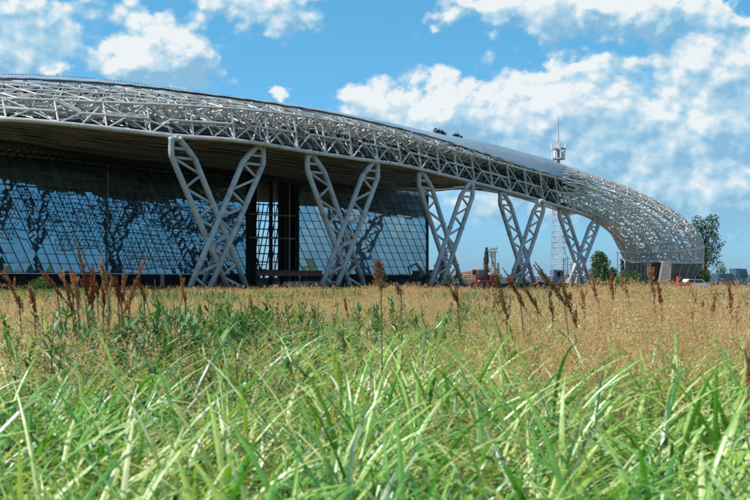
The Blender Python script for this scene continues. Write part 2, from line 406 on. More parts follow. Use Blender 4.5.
for i in range(a):
    for j in range(b):
        if i < a-1: o_s.append((GR[i, j], GR[i+1, j]))
        if j < b-1 and (i+j) % 3 == 0: w_s.append((GR[i, j], GR[i, j+1]))
        if i < a-1 and j < b-1:
            if (i+j) % 2: (o_s if rl.random() < .5 else w_s).append((GR[i, j], GR[i+1, j+1]))
            elif rl.random() < .7: (o_s if rl.random() < .4 else w_s).append((GR[i+1, j], GR[i, j+1]))
            c = IN[i, j]
            for q in (GR[i, j], GR[i+1, j], GR[i+1, j+1], GR[i, j+1]): w_s.append((c, q))
            if i < a-2: o_s.append((c, IN[i+1, j]))
            if j < b-2: w_s.append((c, IN[i, j+1]))
bars(m, o_s, 0.062, 6); bars(m, w_s, 0.046, 5)
m.build('roof_lattice', M['truss'], terminal)

# membrane deck under the lattice and the wide roof behind the ridge -----------
m = MB()
SD = stations(3.0)
rear_off = lambda x: (26 if x < 330 else max(2.0, 26-24*(x-330)/130))
Gd = []
for x in SD:
    f, u, r = Fs(x), Us(x-4), Rs(x-shift(x)); back = r-u; back[2] = 0; back /= np.linalg.norm(back)
    row = [u+back*2.5+np.array([0, 0, -0.55])]
    for t in (0.35, 0.6, 0.85, 1.0):
        q = prof(x, 1+t); row.append(q+np.array([0, 0, -1.5 if t < 1 else -0.55]))
    e = rear_off(x)
    for t in (0.4, 1.0):
        q = r+np.array([-0.72, 0.69, 0])*0+back*e*t; q[2] = r[2]-0.55-(1.0*t if e > 10 else 2.2*t); row.append(q)
    Gd.append(row)
m.slab(Gd, 0.25)
m.build('roof_deck', M['deck'], terminal)
m = MB(); Gb = []
for x in [q for q in SD if q < 572]:
    f, u, r = Fs(x), Us(x-4), Rs(x-shift(x)); back = r-u; back[2] = 0; back /= np.linalg.norm(back)
    a0 = f+back*2.9+np.array([0, 0, .45]); a1 = u+back*2.6+np.array([0, 0, -.45]); Gb.append([a0, (a0+a1)/2-back*.15, a1, a1+back*.15, (a0+a1)/2+back*.05, a0+back*.15])
m.grid(Gb); m.build('inner_lining', M['deck'], terminal)

# roof sheeting: a thin strip behind the ridge line, widening towards the bare end
m = MB()
Gc = []
xs_c = np.concatenate([np.linspace(-150, 205, 40), np.linspace(215, 455, 40), np.linspace(461, 586, 34)])
for k, x in enumerate(xs_c):
    if x < 455: f0 = np.interp(x, [-150, 180, 215, 300, 455], [.34, .30, .38, .60, .66])+0.02*math.sin(x*0.3)
    else: f0 = np.interp(x, [455, 470, 500, 540, 575, 586], [0.68, 0.76, 0.86, 0.95, 0.98, 1.0])+(0.05 if k % 3 == 0 else 0)
    top = 0.0 if x < 560 else (x-560)/26*0.75
    row = []
    for t in np.linspace(f0, max(top, 0), 6):
        q = prof(x+shift(x)*t*0.0, 2-t); q[2] += 0.24+0.03*((k % 4) == 0); row.append(q)
    q = row[-1].copy(); q[2] -= 0.25; q[1] += 0.5; row.append(q)
    Gc.append(row)
m.slab(Gc, 0.06)
m.build('roof_sheeting', M['cladding'], terminal)

# little upstands along the left part of the ridge
m = MB()
for x in np.arange(-110, 232, 3.4):
    r = Rs(x); m.box(r+np.array([0, 0, 0.16]), (0.14, 0.14, 0.26 if int(x*7) % 3 else 0.2))
pr = [Rs(x)+np.array([0, 0, 0.12]) for x in np.arange(-110, 240, 8)]
m.tube(pr, 0.1, 6)
m.build('ridge_upstand', M['deck'], terminal)

# soffit: boards running along the canopy --------------------------------------
FAC = Spl([-330, -200, -80, 0, 90, 180, 300, 427], [(-70, 76, 0), (-55, 80, 0), (-41.2, 86, 0), (-33.1, 92, 0), (-26.8, 100.2, 0), (-20.4, 109, 0), (-8.6, 119.5, 0), (6.5, 130, 0)])
SE = Spl([-160, -60, 0, 100, 170, 250, 300, 350, 400, 430, 450, 470, 490, 520, 588],
         [(-51, 77.5, 0), (-40, 79.5, 0), (-31.5, 83.5, 0), (-26.5, 90, 0), (-22, 96.5, 0), (-17, 102, 0), (-12, 108, 0), (-8, 114.5, 0), (-2, 121.5, 0), (3.2, 126.5, 0), (6.8, 126, 0), (9.2, 121, 0), (11.2, 117.8, 0), (15.5, 120, 0), (24.2, 131, 0)])
m = MB(); NB = 17
xs_s = np.linspace(-150, 588, 90)
for b_ in range(NB):
    Gs = []
    for x in xs_s:
        f = Fs(x)+np.array([0, 0.35, 0.02]); e = SE(x).copy(); e[2] = f[2]+0.05
        row = []
        for t in (b_/NB, (b_+0.93)/NB):
            q = f+(e-f)*t; q[2] += 0.5*math.sin(math.pi*t)*0.6; row.append(q)
        Gs.append(row)
    # break every run into boards
    i = random.randint(0, 3)
    i0 = 0
    while i0 < len(Gs)-1:
        i1 = min(len(Gs)-1, i0+random.randint(3, 7))
        blk = np.array(Gs[i0:i1+1]); blk[..., 2] += random.uniform(-.03, .03)-(.09 if b_ % 2 else 0); 
        m.slab(blk, 0.05); i0 = i1
m.build('soffit', M['soffit'], terminal)
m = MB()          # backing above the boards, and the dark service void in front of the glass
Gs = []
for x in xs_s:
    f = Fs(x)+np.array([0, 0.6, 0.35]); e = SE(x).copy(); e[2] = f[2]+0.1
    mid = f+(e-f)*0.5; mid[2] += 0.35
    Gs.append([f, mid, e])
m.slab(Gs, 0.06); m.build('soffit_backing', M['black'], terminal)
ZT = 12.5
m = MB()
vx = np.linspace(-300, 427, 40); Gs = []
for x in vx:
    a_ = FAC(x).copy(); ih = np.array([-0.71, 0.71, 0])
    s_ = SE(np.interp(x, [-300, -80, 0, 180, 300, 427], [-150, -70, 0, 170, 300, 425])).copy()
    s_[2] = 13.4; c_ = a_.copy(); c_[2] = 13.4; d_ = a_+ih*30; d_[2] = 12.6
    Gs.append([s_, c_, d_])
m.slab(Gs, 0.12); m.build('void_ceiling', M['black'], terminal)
m = MB(); sg = []
for x in np.linspace(-60, 400, 62):
    s_ = SE(x*0.98).copy(); a_ = FAC(x).copy(); s_[2] = 12.9; a_[2] = 12.9
    c_ = (s_*0.35+a_*0.65); c_[2] = 11.7; d_ = s_*0.8+a_*0.2; d_[2] = 11.9
    sg += [(s_, a_), (c_, a_), (d_, s_), (d_, c_*0.6+a_*0.4+np.array([0, 0, .6]))]
bars(m, sg, 0.07, 5); m.build('void_hanger', M['mullion'], terminal)

# glass wall --------------------------------------------------------------------
fx = np.linspace(-300, 427, 1200); fp = np.array([FAC(x) for x in fx]); fl = np.concatenate([[0], np.cumsum(np.linalg.norm(np.diff(fp, axis=0), axis=1))])
def fpos(s): return np.array([np.interp(s, fl, fp[:, k]) for k in range(3)])
def s_at(x): return float(np.interp(x, fx, fl))
S0, S1, SP1, SP2 = 0.0, fl[-1], s_at(247), s_at(296)
ZB = 2.0
def fnode(s, z):
    p = fpos(s); p[2] = z; return p
glass, mull = MB(), []
def wall(sa, sb, rows, pw, glass, mull, jit):
    dz = (ZT-ZB)/rows; n = max(1, int((sb-sa)/pw)); w = (sb-sa)/n; sl = 0.42*w
    for r in range(rows):
        z0, z1 = ZB+r*dz, ZB+(r+1)*dz
        for i in range(-int(rows*0.45)-1, n+1):
            q = [sa+i*w+(rows-r)*sl, sa+(i+1)*w+(rows-r)*sl, sa+(i+1)*w+(rows-r-1)*sl, sa+i*w+(rows-r-1)*sl]
            q = [min(max(t, sa), sb) for t in q]
            if q[1]-q[0] < 1e-3 and q[2]-q[3] < 1e-3: continue
            P = np.array([fnode(q[0], z0), fnode(q[1], z0), fnode(q[2], z1), fnode(q[3], z1)])
            c = P.mean(0); tg = P[1]-P[0]+P[2]-P[3]; tg /= np.linalg.norm(tg)+1e-9
            nr = np.array([tg[1], -tg[0], 0]); a1, a2 = random.gauss(0, jit), random.gauss(0, jit)
            for k in range(4): P[k] += nr*(a1*np.dot(P[k]-c, tg)+a2*(P[k][2]-c[2])+0.02)
            if q[1]-q[0] < 1e-3: P = P[[0, 2, 3]]
            elif q[2]-q[3] < 1e-3: P = P[[0, 1, 2]]
            glass.add(P, [tuple(range(len(P)))])
            out = nr*0.06
            mull.append((fnode(q[0], z0)+out, fnode(q[3], z1)+out))
        k = max(2, int((sb-sa)/4))
        for i in range(k):
            tg = fnode(sa+(sb-sa)*(i+1)/k, z0)-fnode(sa+(sb-sa)*i/k, z0); nr = np.array([tg[1], -tg[0], 0])/np.linalg.norm(tg)
            mull.append((fnode(sa+(sb-sa)*i/k, z0)+nr*.06, fnode(sa+(sb-sa)*(i+1)/k, z0)+nr*.06))
for sa, sb, pw, mt_, jit in ((S0, SP1, 1.05, 'glass', .0022), (SP2, S1, 1.0, 'glass_bright_refl', .0055)):
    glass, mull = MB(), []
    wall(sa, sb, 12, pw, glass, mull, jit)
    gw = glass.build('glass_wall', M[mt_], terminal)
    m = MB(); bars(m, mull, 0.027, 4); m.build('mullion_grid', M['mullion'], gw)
    if mt_ == 'glass':      # bars added before the opaque glass, standing for the lattice seen inside
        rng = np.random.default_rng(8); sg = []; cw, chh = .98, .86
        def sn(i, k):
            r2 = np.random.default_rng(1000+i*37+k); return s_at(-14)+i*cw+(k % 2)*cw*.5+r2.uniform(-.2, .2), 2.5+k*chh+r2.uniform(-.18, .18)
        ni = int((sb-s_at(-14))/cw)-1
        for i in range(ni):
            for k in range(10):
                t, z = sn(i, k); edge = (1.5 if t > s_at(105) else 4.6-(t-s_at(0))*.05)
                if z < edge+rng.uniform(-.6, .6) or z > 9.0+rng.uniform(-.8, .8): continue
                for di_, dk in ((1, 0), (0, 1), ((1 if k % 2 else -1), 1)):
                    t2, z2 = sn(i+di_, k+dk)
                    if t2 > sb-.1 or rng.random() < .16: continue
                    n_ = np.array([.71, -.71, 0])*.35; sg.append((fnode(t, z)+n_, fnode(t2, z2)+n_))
        m = MB(); bars(m, sg, .03, 5); m.build('inner_lattice_standin', M['lattice_standin'], gw)
        sg = []        # pale dashes added on the glass, gleam of lit purlins put into their colour
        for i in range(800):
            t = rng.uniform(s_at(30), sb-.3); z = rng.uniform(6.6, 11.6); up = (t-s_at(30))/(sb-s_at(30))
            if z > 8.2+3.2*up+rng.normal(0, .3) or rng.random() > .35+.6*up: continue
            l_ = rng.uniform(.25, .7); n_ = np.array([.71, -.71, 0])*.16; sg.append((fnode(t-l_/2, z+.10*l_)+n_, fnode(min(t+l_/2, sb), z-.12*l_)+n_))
        m = MB(); bars(m, sg, .036, 5); tag(m.build('purlin_light_flecks', M['light_fleck'], gw), kind='stuff')
m = MB()          # trims, corner post and seam
for sa, sb in ((S0, SP1), (SP2, S1)):
    pts = []
    for t in np.linspace(sa, sb, 30):
        tg = fpos(min(t+.1, S1))-fpos(max(t-.1, 0)); nr = np.array([tg[1], -tg[0], 0])/np.linalg.norm(tg)
        q = fnode(t, ZT+0.05)+nr*0.1; pts.append(q)
    m.tube(pts, 0.09, 4)
p = fnode(s_at(101), 0)+np.array([.1, -.1, 0]); m.bar(p+np.array([0, 0, ZB]), p+np.array([0, 0, ZT+.6]), 0.06, 4)
m.build('wall_trim', M['trim'], terminal)
m = MB()          # corner return wall and head band on the right
e = fnode(S1, 0); ih = np.array([-0.71, 0.71, 0])
m.grid([[e+np.array([0, 0, ZB])+ih*t, e+np.array([0, 0, 12.6])+ih*t] for t in (0, 12, 26)])
m.bar(e+np.array([.1, -.1, 0.2]), e+np.array([.1, -.1, 12.6]), 0.12, 6)
m.build('corner_return', M['deck'], terminal)
m = MB()
Gs = [[fnode(t, ZT+.12)+np.array([.05, -.05, 0]), fnode(t, ZT+1.0)+np.array([.05, -.05, 0])] for t in np.linspace(s_at(318), S1, 24)]
m.grid(Gs); m.build('head_panel', M['deck'], terminal)
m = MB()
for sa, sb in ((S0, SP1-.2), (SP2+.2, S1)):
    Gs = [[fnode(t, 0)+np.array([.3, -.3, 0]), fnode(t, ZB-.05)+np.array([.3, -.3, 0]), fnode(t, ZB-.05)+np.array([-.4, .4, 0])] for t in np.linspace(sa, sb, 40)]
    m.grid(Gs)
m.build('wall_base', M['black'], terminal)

# entrance bay: black frame, open to the sky behind through a raked lattice ------
m = MB(); pal = MB()
def post(s, w, z0=0.0, z1=ZT+.8, off=0.0, mb=None):
    p = fnode(s, 0); (mb or m).box((p[0]+off*.71, p[1]-off*.71, (z0+z1)/2), (w, w, z1-z0), rz=R_(42))
post(s_at(249), 0.5); post(s_at(254), 0.4, off=.1); post(s_at(271), 0.32); post(s_at(286), 0.5); post(s_at(290), 0.5, off=-.2); post(s_at(295), 0.7)
for t in np.linspace(s_at(286), s_at(296), 5): post(t, 0.6, off=-.8)
ent = m.build('entrance_frame', M['black'], terminal)
for z in (8.6, 6.0): pal.bar(fnode(s_at(247), z)+np.array([.4, -.4, 0]), fnode(s_at(292), z)+np.array([.4, -.4, 0]), 0.07, 4)
for x_ in (255.5, 271, 286): 
    p = fnode(s_at(x_), 0)+np.array([.45, -.45, 0]); pal.bar(p+np.array([0, 0, 1.5]), p+np.array([0, 0, ZT]), 0.055, 4)
pal.build('transom', M['trim'], ent)
m = MB(); sg = []
ba, bb = at(215, 278, 142), at(330, 278, 152); ba[2] = bb[2] = 0
for i in range(26):
    p = ba+(bb-ba)*i/25; q = p+(bb-ba)*3.2/25; p1 = p.copy(); q1 = q.copy(); p1[2] = 0; q1[2] = 11.5
    sg.append((q1*1.0, p1+np.array([0, 0, 0]))) if False else sg.append((np.array([p[0], p[1], 0.5]), np.array([q[0], q[1], 12.0])))
for z in np.arange(1.5, 12.5, 1.15): sg.append((ba+np.array([0, 0, z]), bb+np.array([0, 0, z])))
bars(m, sg, 0.09, 5); m.build('rear_lattice', M['mullion'], terminal)
m = MB(); sg = []
for x_, z_ in ((250, 9.5), (256, 9.0), (236, 8.0)):
    p = fnode(s_at(x_), 0)+ih*3; q = fnode(s_at(x_+28), 0)+ih*3; sg.append((p+np.array([0, 0, z_]), q+np.array([0, 0, .5])))
bars(m, sg, 0.11, 6)
for k in range(3):
    a_ = fnode(s_at(252), 0)+ih*4; b_ = fnode(s_at(288), 0)+ih*4; sg = [(a_+np.array([0, 0, 2+.55*k]), b_+np.array([0, 0, 2+.55*k]))]; bars(m, sg, 0.05, 5)
m.build('raking_brace', M['dark_steel'], terminal)
m = MB()
cfl = [fnode(s_at(240), 0), fnode(s_at(300), 0)]
m.slab([[cfl[0]+np.array([0, 0, 1.5])+ih*t, cfl[1]+np.array([0, 0, 1.5])+ih*t] for t in (0.6, 15, 30)], 1.4)
m.build('hall_floor', M['concrete_dark'], terminal)

# the five crossed lattice columns ------------------------------------------------
def leg_geo(T, B, lat, w, r, depth):
    """two tubes with zigzag lacing that pinch together at the head"""
    mb = MB(); ax = B-T; Ln = np.linalg.norm(ax); 
    def q(t, sgn, k=1.0): return T+ax*t+lat*sgn*w/2*k
    for sg in (-1, 1):
        mb.tube([q(-.01, sg, .34), q(.012, sg, .40), q(.075, sg, .80), q(.115, sg, 1.0), q(.14, sg, 1.0), q(.6, sg, .96), q(1, sg, .9)], [r*.96, r, r, r, r, r, r], 12)
    for t_ in (.42, .78):
        for sg in (-1, 1): mb.tube([q(t_-.004, sg), q(t_+.004, sg)], [r*1.17, r*1.17], 12)
    n = 9; zz = []
    for i in range(n):
        t0 = .12+.86*i/n; t1 = .12+.86*(i+1)/n; sg = 1 if i % 2 else -1
        zz.append((q(t0, sg), q(t1, -sg)))
    zz.append((q(.06, -1, .7), q(.06, 1, .7))); zz.append((q(.12, -1), q(.12, 1)))
    bars(mb, zz, r*.5, 8)
    mb.tube([q(-.018, 0), q(.012, 0)], [r*.8, r*1.2], 10)
    return mb
cols = [((176, 134.5, 79), (258.5, 143.5, 85.5), 20.0), ((311, 151.5, 89.5), (374, 160, 96), 17), ((422, 170, 102), (470, 181.5, 109), 14.5),
        ((503, 190.5, 114.5), (541, 198.5, 118.5), 12.5), ((562, 206, 125), (596, 216.5, 131), 11.5)]
for (tl, tr, wpx) in cols:
    TL, TR = at(*tl), at(*tr); C = (TL+TR)/2; hv = (TR-TL)/2; hv[2] = 0; lat = hv/np.linalg.norm(hv)
    fb = np.array([0.71, -0.71, 0])
    ft = MB()
    for sgn in (-1, 1): ft.box((*(C+hv*sgn*0.52)[:2], 0.16), (3.0, 1.6, 0.7), rz=math.atan2(lat[1], lat[0]), bev=.05)
    colm = ft.build('column', M['concrete_dark'], terminal)
    w = wpx*C[1]/F_PX/abs(lat[0])*0.92
    r = 0.235
    BL = C+hv*0.52+fb*0.25; BL[2] = 0.3; BR = C-hv*0.52+fb*(-0.25); BR[2] = 0.3
    for T, B, o_ in ((TL, BL, -.3), (TR, BR, .3)):
        leg_geo(T+fb*o_*0.4+np.array([0, 0.15, -.3]), B+fb*o_, lat, w, r, 0.0).build('leg', M['column'], colm, smooth=True)
    # third, rear tube pair under the crossing
    mb = MB(); X = C+(0); X[2] = C[2]*0.33
    b1 = C+hv*0.28-fb*2.2; b1[2] = 0.2; b2 = C-hv*0.1-fb*2.2; b2[2] = .2
    mb.bar(X, b1, r*.8, 10); mb.bar(X, b2, r*.8, 10); bars(mb, [((X+b1)/2, (X+b2)/2), (X*.25+b1*.75, X*.25+b2*.75)], r*.4, 6)
    mb.build('rear_strut', M['column'], colm, smooth=True)

# the bare foot where the roof curls down on to its pedestal --------------------------
I_ = Spl([0, 1, 2, 3, 4, 5], [at(556, 205, 123), at(583, 213.5, 128.5), at(604, 222.5, 132), at(618.5, 234, 134.5), at(628, 247.5, 136), at(634, 261, 137)])
O_ = Spl([0, 1, 2, 3, 4, 5], [at(552, 162.5, 126.5), at(590, 174.5, 131.5), at(632, 192.5, 137), at(669, 212.5, 141), at(690, 236, 143.5), at(692, 261, 144)])
W_ = Spl([0, 1, 2, 3, 4, 5], [[1.9], [2.1], [2.8], [3.7], [4.6], [4.4]])
NR = 22
def ring(s, scale=1.0, n=NR, ph=0.0):
    i, o = I_(s), O_(s); c = (i+o)/2; ax = (o-i)/2
    tng = ((I_(s+.05)+O_(s+.05))-(I_(s-.05)+O_(s-.05)))
    pp = np.cross(tng, ax); pp /= np.linalg.norm(pp)
    if pp[1] > 0: pp = -pp
    w = W_(s)[0]
    return [c+scale*(ax*math.cos(a)+pp*w*math.sin(a)) for a in [2*math.pi*(k+ph)/n for k in range(n)]]
NS = 21
SS = np.linspace(0.35, 5, NS)
GG = np.array([ring(s, ph=0.0) for s in SS])
for i, s in enumerate(SS):
    wgt = max(0.0, 1-(s-.35)/1.6)**1.3
    if wgt <= 0: continue
    xs_ = min(588, 556+27*min(s, 1)+20*max(0, s-1))
    for j in range(NR//2+1):
        v = 2*(1-j/(NR/2)); p_ = prof(xs_, 2-2*j/(NR/2)) if False else prof(xs_, v)
        GG[i, j] = GG[i, j]*(1-wgt)+p_*wgt
IG = np.array([ring(s, .80, ph=.5) for s in (SS[:-1]+SS[1:])/2])
o_s, w_s = [], []
for i in range(NS):
    for j in range(NR):
        if i > 1 and (i % 2 == 0 or (i*5+j) % 3): w_s.append((GG[i, j], GG[i, (j+1) % NR]))
        if i < NS-1:
            k = (i+j) % 2
            w_s.append((GG[i, j], GG[i+1, (j+1) % NR]) if k else (GG[i, (j+1) % NR], GG[i+1, j]))
            o_s.append((GG[i, j], GG[i+1, j]))
            c = IG[i, j]
            if (i*7+j*3) % 4 != 0:
                for q in (GG[i, j], GG[i+1, j], GG[i+1, (j+1) % NR], GG[i, (j+1) % NR])[(i+j) % 2::2]: w_s.append((c, q))
            if i < NS-2 and j % 2: w_s.append((c, IG[i+1, j]))
m = MB(); bars(m, o_s, 0.105, 6); bars(m, w_s, 0.075, 5)
foot = m.build('foot_lattice', M['shell'], terminal)
m = MB()
for s in (4.35, 5.0):
    rg = ring(s, 1.015, 48); m.tube(rg+[rg[0]], 0.16, 6)
m.build('ring_beam', M['truss'], foot)
m = MB(); r0_, r1_ = ring(4.35, 1.01, 30), ring(5.0, 1.01, 30); r2_ = ring(3.3, 1.0, 30)
bars(m, list(zip(r0_, r1_))+[(r0_[k], r1_[(k+1) % 30]) for k in range(0, 30, 2)]+[(r2_[k], r0_[k]) for k in range(0, 30, 2)], .115, 6); m.build('upright_post', M['truss'], foot)

# pedestal: flared and ribbed concrete under the foot
top = np.array(ring(5, 1.0, 48)); top[:, 2] = 3.55; cen = top.mean(0)
def pring(z, k, sh): 
    q = cen+(top-cen)*k+np.array([sh, 0, 0]); q[:, 2] = z; return q
m = MB(); m.grid([pring(3.55, .98, 0), pring(3.2, .97, 0), pring(1.6, .86, -.3), pring(0, .76, -.6)], closed=True)
tp = pring(3.55, .98, 0); m.add(tp, [tuple(range(48))])
ped = m.build('pedestal', M['concrete_dark'], terminal)
m = MB()
for k in range(0, 48, 2):
    a_, b_ = pring(3.55, 1.0, 0)[k], pring(0.0, .785, -.6)[k]; mid = pring(1.6, .885, -.3)[k]
    m.tube([a_, mid, b_], 0.13, 5)
m.build('rib', M['concrete'], ped)
m = MB()      # deep doorway and the pale raking pier beside it
d0 = at(659, 270, 130.6); m.box((d0[0], d0[1]+2.0, 1.75), (2.1, 3.2, 3.5), rz=R_(8)); m.build('doorway', M['black'], ped)
m = MB(); q0, q1 = at(667.5, 262, 130.3), at(664.5, 288, 129.8); q1[2] = 0; q0[2] = 3.7
m.add([q1+np.array(v) for v in ((-.75, 0, 0), (.75, 0, 0), (.75, 1.6, 0), (-.75, 1.6, 0))]+[q0+np.array(v) for v in ((-.5, 0, 0), (.5, 0, 0), (.5, 1.6, 0), (-.5, 1.6, 0))],
      [(3, 2, 1, 0), (4, 5, 6, 7), (0, 1, 5, 4), (1, 2, 6, 5), (2, 3, 7, 6), (3, 0, 4, 7)])
m.build('pier', M['pier'], ped)
m = MB()      # formwork panels left of the doorway
for k in range(6):
    p_ = at(628+4.2*k, 270, 131.5-0.12*k); m.box((p_[0], p_[1], 1.75), (.46, .5, 3.5-.1*(k % 2)), rz=R_(10))
m.build('formwork_panel', M['concrete_dark'], ped)
m = MB(); sg = []   # raking stair-like strut on the left side
for k in range(7):
    a_ = at(629-1.9*k, 263+3.0*k, 132); sg.append((a_, np.array([a_[0], a_[1], 0]))); 
    if k: sg.append((prev_, a_))
    sg.append((a_, a_+np.array([.5, 1.2, 0]))); prev_ = a_
bars(m, sg, .09, 5); m.build('raking_strut', M['shell'], ped)

# low plinth under the columns, black to paint in the canopy's shadow band
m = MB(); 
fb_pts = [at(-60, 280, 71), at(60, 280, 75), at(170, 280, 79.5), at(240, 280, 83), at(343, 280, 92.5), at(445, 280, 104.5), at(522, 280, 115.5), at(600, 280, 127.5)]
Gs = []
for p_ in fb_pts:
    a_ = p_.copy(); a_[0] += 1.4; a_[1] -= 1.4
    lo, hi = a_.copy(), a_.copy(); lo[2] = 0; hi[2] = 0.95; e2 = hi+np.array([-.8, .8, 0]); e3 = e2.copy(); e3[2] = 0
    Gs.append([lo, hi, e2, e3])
m.grid(Gs); m.build('shaded_plinth', M['black'], terminal)

# ------------------------------------------------------------------ setting: field, site ground
m = MB()
m.add([(-4000, -600, 0), (4000, -600, 0), (4000, 6000, 0), (-4000, 6000, 0)], [(0, 1, 2, 3)])
tag(m.build('ground', M['ground']), kind='structure')
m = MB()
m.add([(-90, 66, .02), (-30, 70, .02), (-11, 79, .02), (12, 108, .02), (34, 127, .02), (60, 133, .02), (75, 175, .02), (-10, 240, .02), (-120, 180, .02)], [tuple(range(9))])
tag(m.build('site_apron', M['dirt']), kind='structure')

# ------------------------------------------------------------------ trees, bushes
def leaf_cloud(mb, centers, radii, per, size, rng, flat=0.8):
    for c, r in zip(centers, radii):
        n = per
        d = rng.normal(size=(n, 3)); d /= np.linalg.norm(d, axis=1, keepdims=True)
        rad = r*rng.uniform(0.25, 1.05, (n, 1))**0.6
        P = np.asarray(c)+d*rad*np.array([1, 1, flat])
        u = rng.normal(size=(n, 3)); u /= np.linalg.norm(u, axis=1, keepdims=True)
        v = np.cross(u, rng.normal(size=(n, 3))); v /= np.linalg.norm(v, axis=1, keepdims=True)
        sz = size*rng.uniform(.6, 1.3, (n, 1))
        V = np.stack([P-u*sz, P+v*sz*.55, P+u*sz, P-v*sz*.55], 1)
        mb.add(V.reshape(-1, 3), [(4*i, 4*i+1, 4*i+2, 4*i+3) for i in range(n)])
def tree(name, label, loc, h, trunk_h, spread, nclump, per, size, seed, group='trees beyond the building', tall=False, mat='tree', cat='tree'):
    rng = np.random.default_rng(seed)
    root = thing(name, label, cat, loc, group=group)
    tr = MB(); base = np.asarray(loc, float)
    top = base+np.array([rng.uniform(-.3, .3), rng.uniform(-.3, .3), h*.9])
    r0 = 0.035*h if not tall else 0.02*h
    tr.tube([base, base+(top-base)*.3+rng.normal(0, .05*spread, 3)*[1, 1, 0], base+(top-base)*.65+rng.normal(0, .08*spread, 3)*[1, 1, 0], top], [r0, r0*.75, r0*.45, r0*.12], 8)
    cs, rs = [], []
    for i in range(nclump):
        t = (i+.5)/nclump
        z = trunk_h+(h-trunk_h)*(.05+.92*t)
        prof_ = math.sin(math.pi*min(1, max(.0, (.12+.86*t))))**.6 if not tall else (0.55+.45*math.sin(math.pi*(.2+.75*t)))
        a = i*2.399+rng.uniform(-.5, .5); rr = spread*prof_*rng.uniform(.35, .95)
        c = base+np.array([math.cos(a)*rr, math.sin(a)*rr, z]); cs.append(c); rs.append(spread*rng.uniform(.26, .46))
        st = base+(top-base)*min(.85, max(.15, (z-.12*h)/h*.85))
        tr.tube([st, (st+c)/2+np.array([0, 0, .05*h*rng.uniform(-.3, 1)]), c], [r0*.3, r0*.2, r0*.06], 5)
    tr.build('trunk', M['bark'], root)
    lf = MB(); leaf_cloud(lf, cs, rs, per, size, rng); lf.build('crown', M[mat], root)
    return root
g = at(600, 278, 205); tree('broadleaf_tree', 'round dark green tree seen under the roof edge right of the last column', (g[0], g[1], 0), 6.7, 1.0, 2.3, 34, 110, .17, 3)
g = at(626, 278, 210); tree('broadleaf_tree', 'small partly hidden tree behind the left side of the bare lattice foot', (g[0], g[1], 0), 6.2, 1.0, 1.5, 22, 90, .17, 4)
g = at(613, 278, 215); tree('broadleaf_tree', 'low bushy tree between the round tree and the lattice foot', (g[0], g[1], 0), 3.4, .5, 1.2, 14, 90, .16, 14)
g = at(705, 278, 165); tree('poplar_tree', 'tall loose tree with bare lower trunk right of the lattice foot', (g[0], g[1], 0), 11.3, 3.2, 2.7, 40, 85, .16, 5, tall=True)
g = at(693, 278, 172); tree('broadleaf_tree', 'dark narrow tree close behind the pedestal under the tall tree', (g[0], g[1], 0), 6.5, .4, 1.3, 26, 90, .16, 6)
g = at(630, 278, 119); tree('round_shrub', 'low bright green shrub at the field edge in front of the pedestal', (g[0], g[1], 0), 2.0, .1, 1.9, 26, 110, .09, 8, 'shrubs at the field edge', mat='bush', cat='shrub')
g = at(618, 278, 121); tree('round_shrub', 'small green shrub left of the larger shrub by the pedestal', (g[0], g[1], 0), 1.5, .1, 1.1, 14, 100, .08, 9, 'shrubs at the field edge', mat='bush', cat='shrub')
g = at(704, 278, 140); tree('round_shrub', 'low shrub between the white car and the blue truck', (g[0], g[1], 0), 1.9, .1, 1.3, 16, 90, .09, 10, 'shrubs at the field edge', mat='bush', cat='shrub')
g = at(42, 278, 69); tree('round_shrub', 'pale grey green shrub in front of the dark wall base at far left', (g[0], g[1], 0), 1.55, .1, .8, 16, 120, .06, 12, 'shrubs at the field edge', mat='bush', cat='shrub')
m = MB(); rng = np.random.default_rng(21)
cs, rs = [], []
for x in np.arange(-40, 330, 3.2):
    y = 430+rng.uniform(-12, 12); hh = rng.uniform(1.6, 3.6)+(1.2 if x > 120 else 0)
    cs.append((x, y, hh*.5)); rs.append(hh*rng.uniform(.6, .9))
    if rng.random() < .5: cs.append((x+rng.uniform(-1, 1), y, hh)); rs.append(hh*.45)
leaf_cloud(m, cs, rs, 130, .42, rng)
tag(m.build('far_hedgerow', M['bush']), 'low green line of bushes along the horizon behind the site', 'hedgerow', kind='stuff')

# ------------------------------------------------------------------ masts and poles
def lattice_tower(mb, base, h, w0, w1, nb, r, sides=3):
    b = np.asarray(base, float); seg = []
    def cn(t, k):
        w = w0+(w1-w0)*t; a = 2*math.pi*k/sides+.4; return b+np.array([math.cos(a)*w, math.sin(a)*w, h*t])
    for i in range(nb):
        t0, t1 = i/nb, (i+1)/nb
        for k in range(sides):
            seg += [(cn(t0, k), cn(t1, k)), (cn(t1, k), cn(t1, (k+1) % sides)), ((cn(t0, k), cn(t1, (k+1) % sides)) if i % 2 else (cn(t0, (k+1) % sides), cn(t1, k)))]
    return seg
g = at(558.5, 278, 190); mast = thing('radio_mast', 'tall red and white lattice mast rising behind the roof with antennas near its top', 'mast', (g[0], g[1], 0))
hm = at(558, 165, 190)[2]; seg = lattice_tower(None, (g[0], g[1], 0), hm, 1.75, 0.95, 22, .05, 4)
mid_ = lambda q: (q[0][2]+q[1][2])/2
for k in range(7):
    m = MB(); bars(m, [q for q in seg if min(6, int(mid_(q)/hm*7)) == k], .042, 5)
    m.build('lattice_section', M['greybox' if k % 2 else 'palered'], mast)
m = MB(); top = np.array([g[0], g[1], hm]); m.tube([top-[0, 0, 1], top+[0, 0, 3.6], top+[0, 0, 4.0], top+[0, 0, 9.2]], [.3, .2, .07, .035], 8); m.build('antenna_spire', M['palered'], mast)
for z in (1.0, 2.9):
    m = MB(); m.tube([top+[0, 0, z], top+[0, 0, z+.18]], [1.25, 1.25], 10); m.build('platform', M['greybox'], mast)
rng = np.random.default_rng(3)
